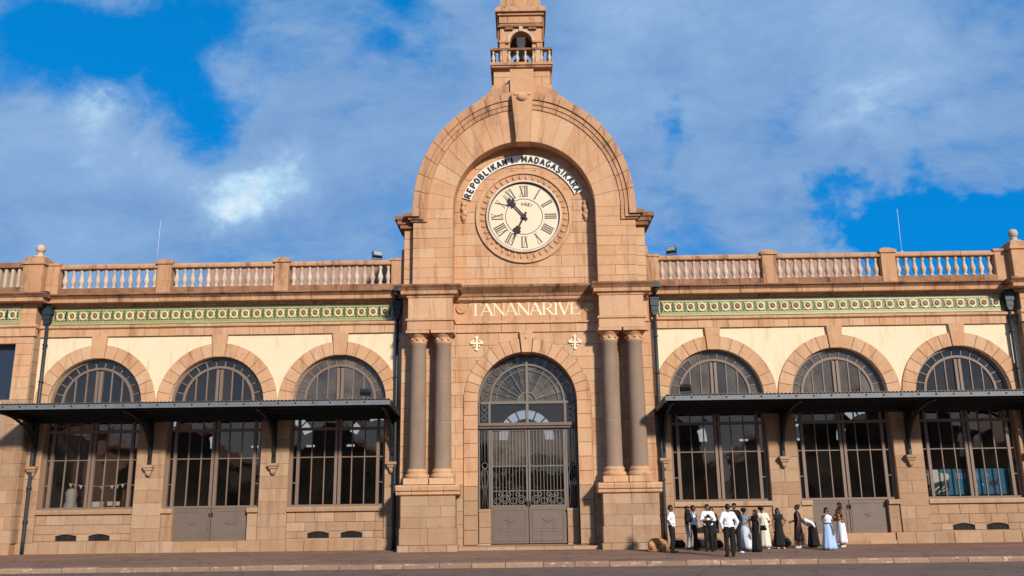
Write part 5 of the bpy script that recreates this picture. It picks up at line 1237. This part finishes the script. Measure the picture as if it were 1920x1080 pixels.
person(9.80,-1.59,1.64,D(-75),'long-haired person in white skirt and brown top clutching a brown bag',('front','front'),'brown','none',legs='skirt',skirt=(1.06,.16,.15,.23,6,'white'),hair='long',skin=1,shoe=M_SHOEW)
# --- bags
bp=tag(empty('backpack',(4.885,-2.25,GZ+.86),D(75)),'black backpack on the back of the person in long-sleeved white shirt','backpack')
b=MB(); cap(b,(0,.0,.05),.12,(0,.0,.32),.11); cap(b,(-.07,0,.04),.10,(.07,0,.04),.10); cap(b,(-.06,0,.30),.09,(.06,0,.30),.09); remesh(b.build('bag',F['black'],bp,sc=1),.015)
MB().tube([(-.1,-.10,.38),(-.12,-.22,.40),(-.12,-.26,.2),(-.1,-.12,.02)],.018,6).build('strap',F['black'],bp,sc=1); MB().tube([(.1,-.10,.38),(.12,-.22,.40),(.12,-.26,.2),(.1,-.12,.02)],.018,6).build('strap',F['black'],bp,sc=1)
def bag(x,y,w_,h,label,m,strap=True,rz=0):
    t=tag(empty('bag',(x,y,GZ),rz),label,'bag','bags on the pavement'); b=MB()
    cap(b,(-w_*.3,0,h*.35),h*.33,(w_*.3,0,h*.35),h*.33); cap(b,(-w_*.2,.02,h*.6),h*.28,(w_*.25,0,h*.55),h*.26); b.v=[(p,q,max(0.0,r)) for p,q,r in b.v]
    remesh(b.build('bag_body',m,t,sc=1),.016)
    if strap: MB().tube([(w_*.35*cos(a),-.02,h*.62+h*.35*sin(a)) for a in [pi*i/8 for i in range(9)]],.012,6).build('handle',m,t,sc=1)
    return t
bag(4.75,-1.0,.62,.36,'round black bag on the pavement behind the backpack wearer',F['black'])
bag(5.45,-1.2,.55,.40,'black holdall on the pavement behind the person with crossed arms',F['navy'],rz=.3)
bag(5.95,-1.3,.42,.36,'black bag by the wall beside the person in the black suit',F['black'],rz=-.3)
bag(7.42,-1.0,.34,.30,'dark brown bag by the wall behind the long cream dress',F['dkbrown'])
bag(8.12,-1.0,.70,.40,'large black bag on the pavement between the two dark dresses',F['navy'],rz=.2)
bag(8.10,-.75,.30,.62,'upright brown bag leaning on the stone pier',F['brown'],rz=.5)
hb=tag(empty('handbag',(6.93,-3.18,GZ+.60),D(-40)),'black handbag hanging at the hip of the black dress wearer','handbag')
b=MB(); cap(b,(-.09,0,.06),.055,(.09,0,.06),.055); cap(b,(-.07,0,.14),.045,(.07,0,.14),.045); remesh(b.build('bag_body',F['black'],hb,sc=1),.013); MB().tube([(.08*cos(a),0,.16+.30*sin(a)) for a in [pi*i/8 for i in range(9)]],.008,5).build('strap',F['black'],hb,sc=1)
hb=tag(empty('handbag',(9.66,-1.72,GZ+.80),D(-75)),'brown leather bag held in front by the long-haired person in white skirt','handbag')
b=MB(); cap(b,(-.12,0,.08),.075,(.12,0,.08),.075); cap(b,(-.10,0,.20),.07,(.10,0,.20),.07); remesh(b.build('bag_body',F['brown'],hb,sc=1),.014)
pc_=tag(empty('crumpled_paper',(6.16,-3.65,GZ)),'crumpled white paper lying on the pavement before the black suit','litter')
b=MB(); b.ell((0,0,.03),(.09,.06,.035),7,5); b.v=[(a+random.uniform(-.012,.012),c+random.uniform(-.012,.012),max(0,d+random.uniform(-.01,.01))) for a,c,d in b.v]; b.sm=[False]*len(b.sm); b.build('paper',F['white'],pc_,sc=1)
# --- curled-up dog
dg=tag(empty('dog',(3.90,-2.55,GZ),D(-10)),'ginger dog lying curled up against the stone pedestal','dog')
b=MB()
sp_=[(-.26,-.04,.17),(-.22,.10,.22),(-.08,.17,.25),(.08,.16,.24),(.20,.08,.20),(.27,-.04,.15)]; sr_=[.13,.155,.15,.14,.145,.10]
for i in range(5): cap(b,sp_[i],sr_[i],sp_[i+1],sr_[i+1])
cap(b,(-.22,-.02,.09),.09,(.22,-.02,.08),.08); cap(b,(-.2,.08,.09),.09,(.2,.08,.09),.09)
cap(b,(-.24,-.02,.20),.15,(-.16,-.12,.13),.12); cap(b,(-.17,-.15,.09),.07,(-.03,-.24,.045),.035); cap(b,(-.03,-.24,.04),.034,(.08,-.27,.03),.026)
cap(b,(.24,-.02,.15),.10,(.30,-.12,.13),.085); cap(b,(.30,-.13,.13),.085,(.26,-.20,.11),.072); cap(b,(.25,-.22,.10),.055,(.16,-.28,.065),.036)
for q in ((.355,-.14,.19),(.25,-.12,.205)): cap(b,q,.032,(q[0]+.025,q[1]-.02,q[2]+.045),.010)
cap(b,(.20,.0,.10),.06,(.26,-.22,.035),.032); cap(b,(.26,-.22,.035),.03,(.14,-.33,.028),.026); cap(b,(.34,-.05,.06),.045,(.36,-.26,.03),.028)
tl=[(-.34,.0,.06),(-.40,-.12,.045),(-.34,-.24,.04),(-.20,-.30,.035),(-.06,-.31,.03)]
for i in range(4): cap(b,tl[i],.038-.005*i,tl[i+1],.034-.005*i)
b.v=[(x_,y_,max(.0,z_*1.2)) for x_,y_,z_ in b.v]
def fur():
    m,t,bs=mat_base('ginger_fur',.9,0,.15); p=posn(t); c=mixc(t,rng(t,noise(t,4.5,5,.6,p),.35,.65,0,1),(.42,.19,.065),(.32,.13,.042)); c=mixc(t,rng(t,noise(t,2.6,3,.5,p,.3),.56,.7,0,.8),c,(.55,.36,.19)); t.links.new(c,bs.inputs['Base Color']); bump(t,bs,noise(t,70,3,.6,posn(t,(1,1,.3))),.8,.01); return m
remesh(b.build('body',fur(),dg,sc=1),.012)
MB().ell((.135,-.30,.085),(.016,.014,.012),6,4).build('nose',M_BLACK,dg,sc=1)
for q in ((.265,-.265,.155),(.215,-.235,.165)): MB().ell(q,(.009,.009,.009),6,4).build('eye',M_BLACK,dg,sc=1)
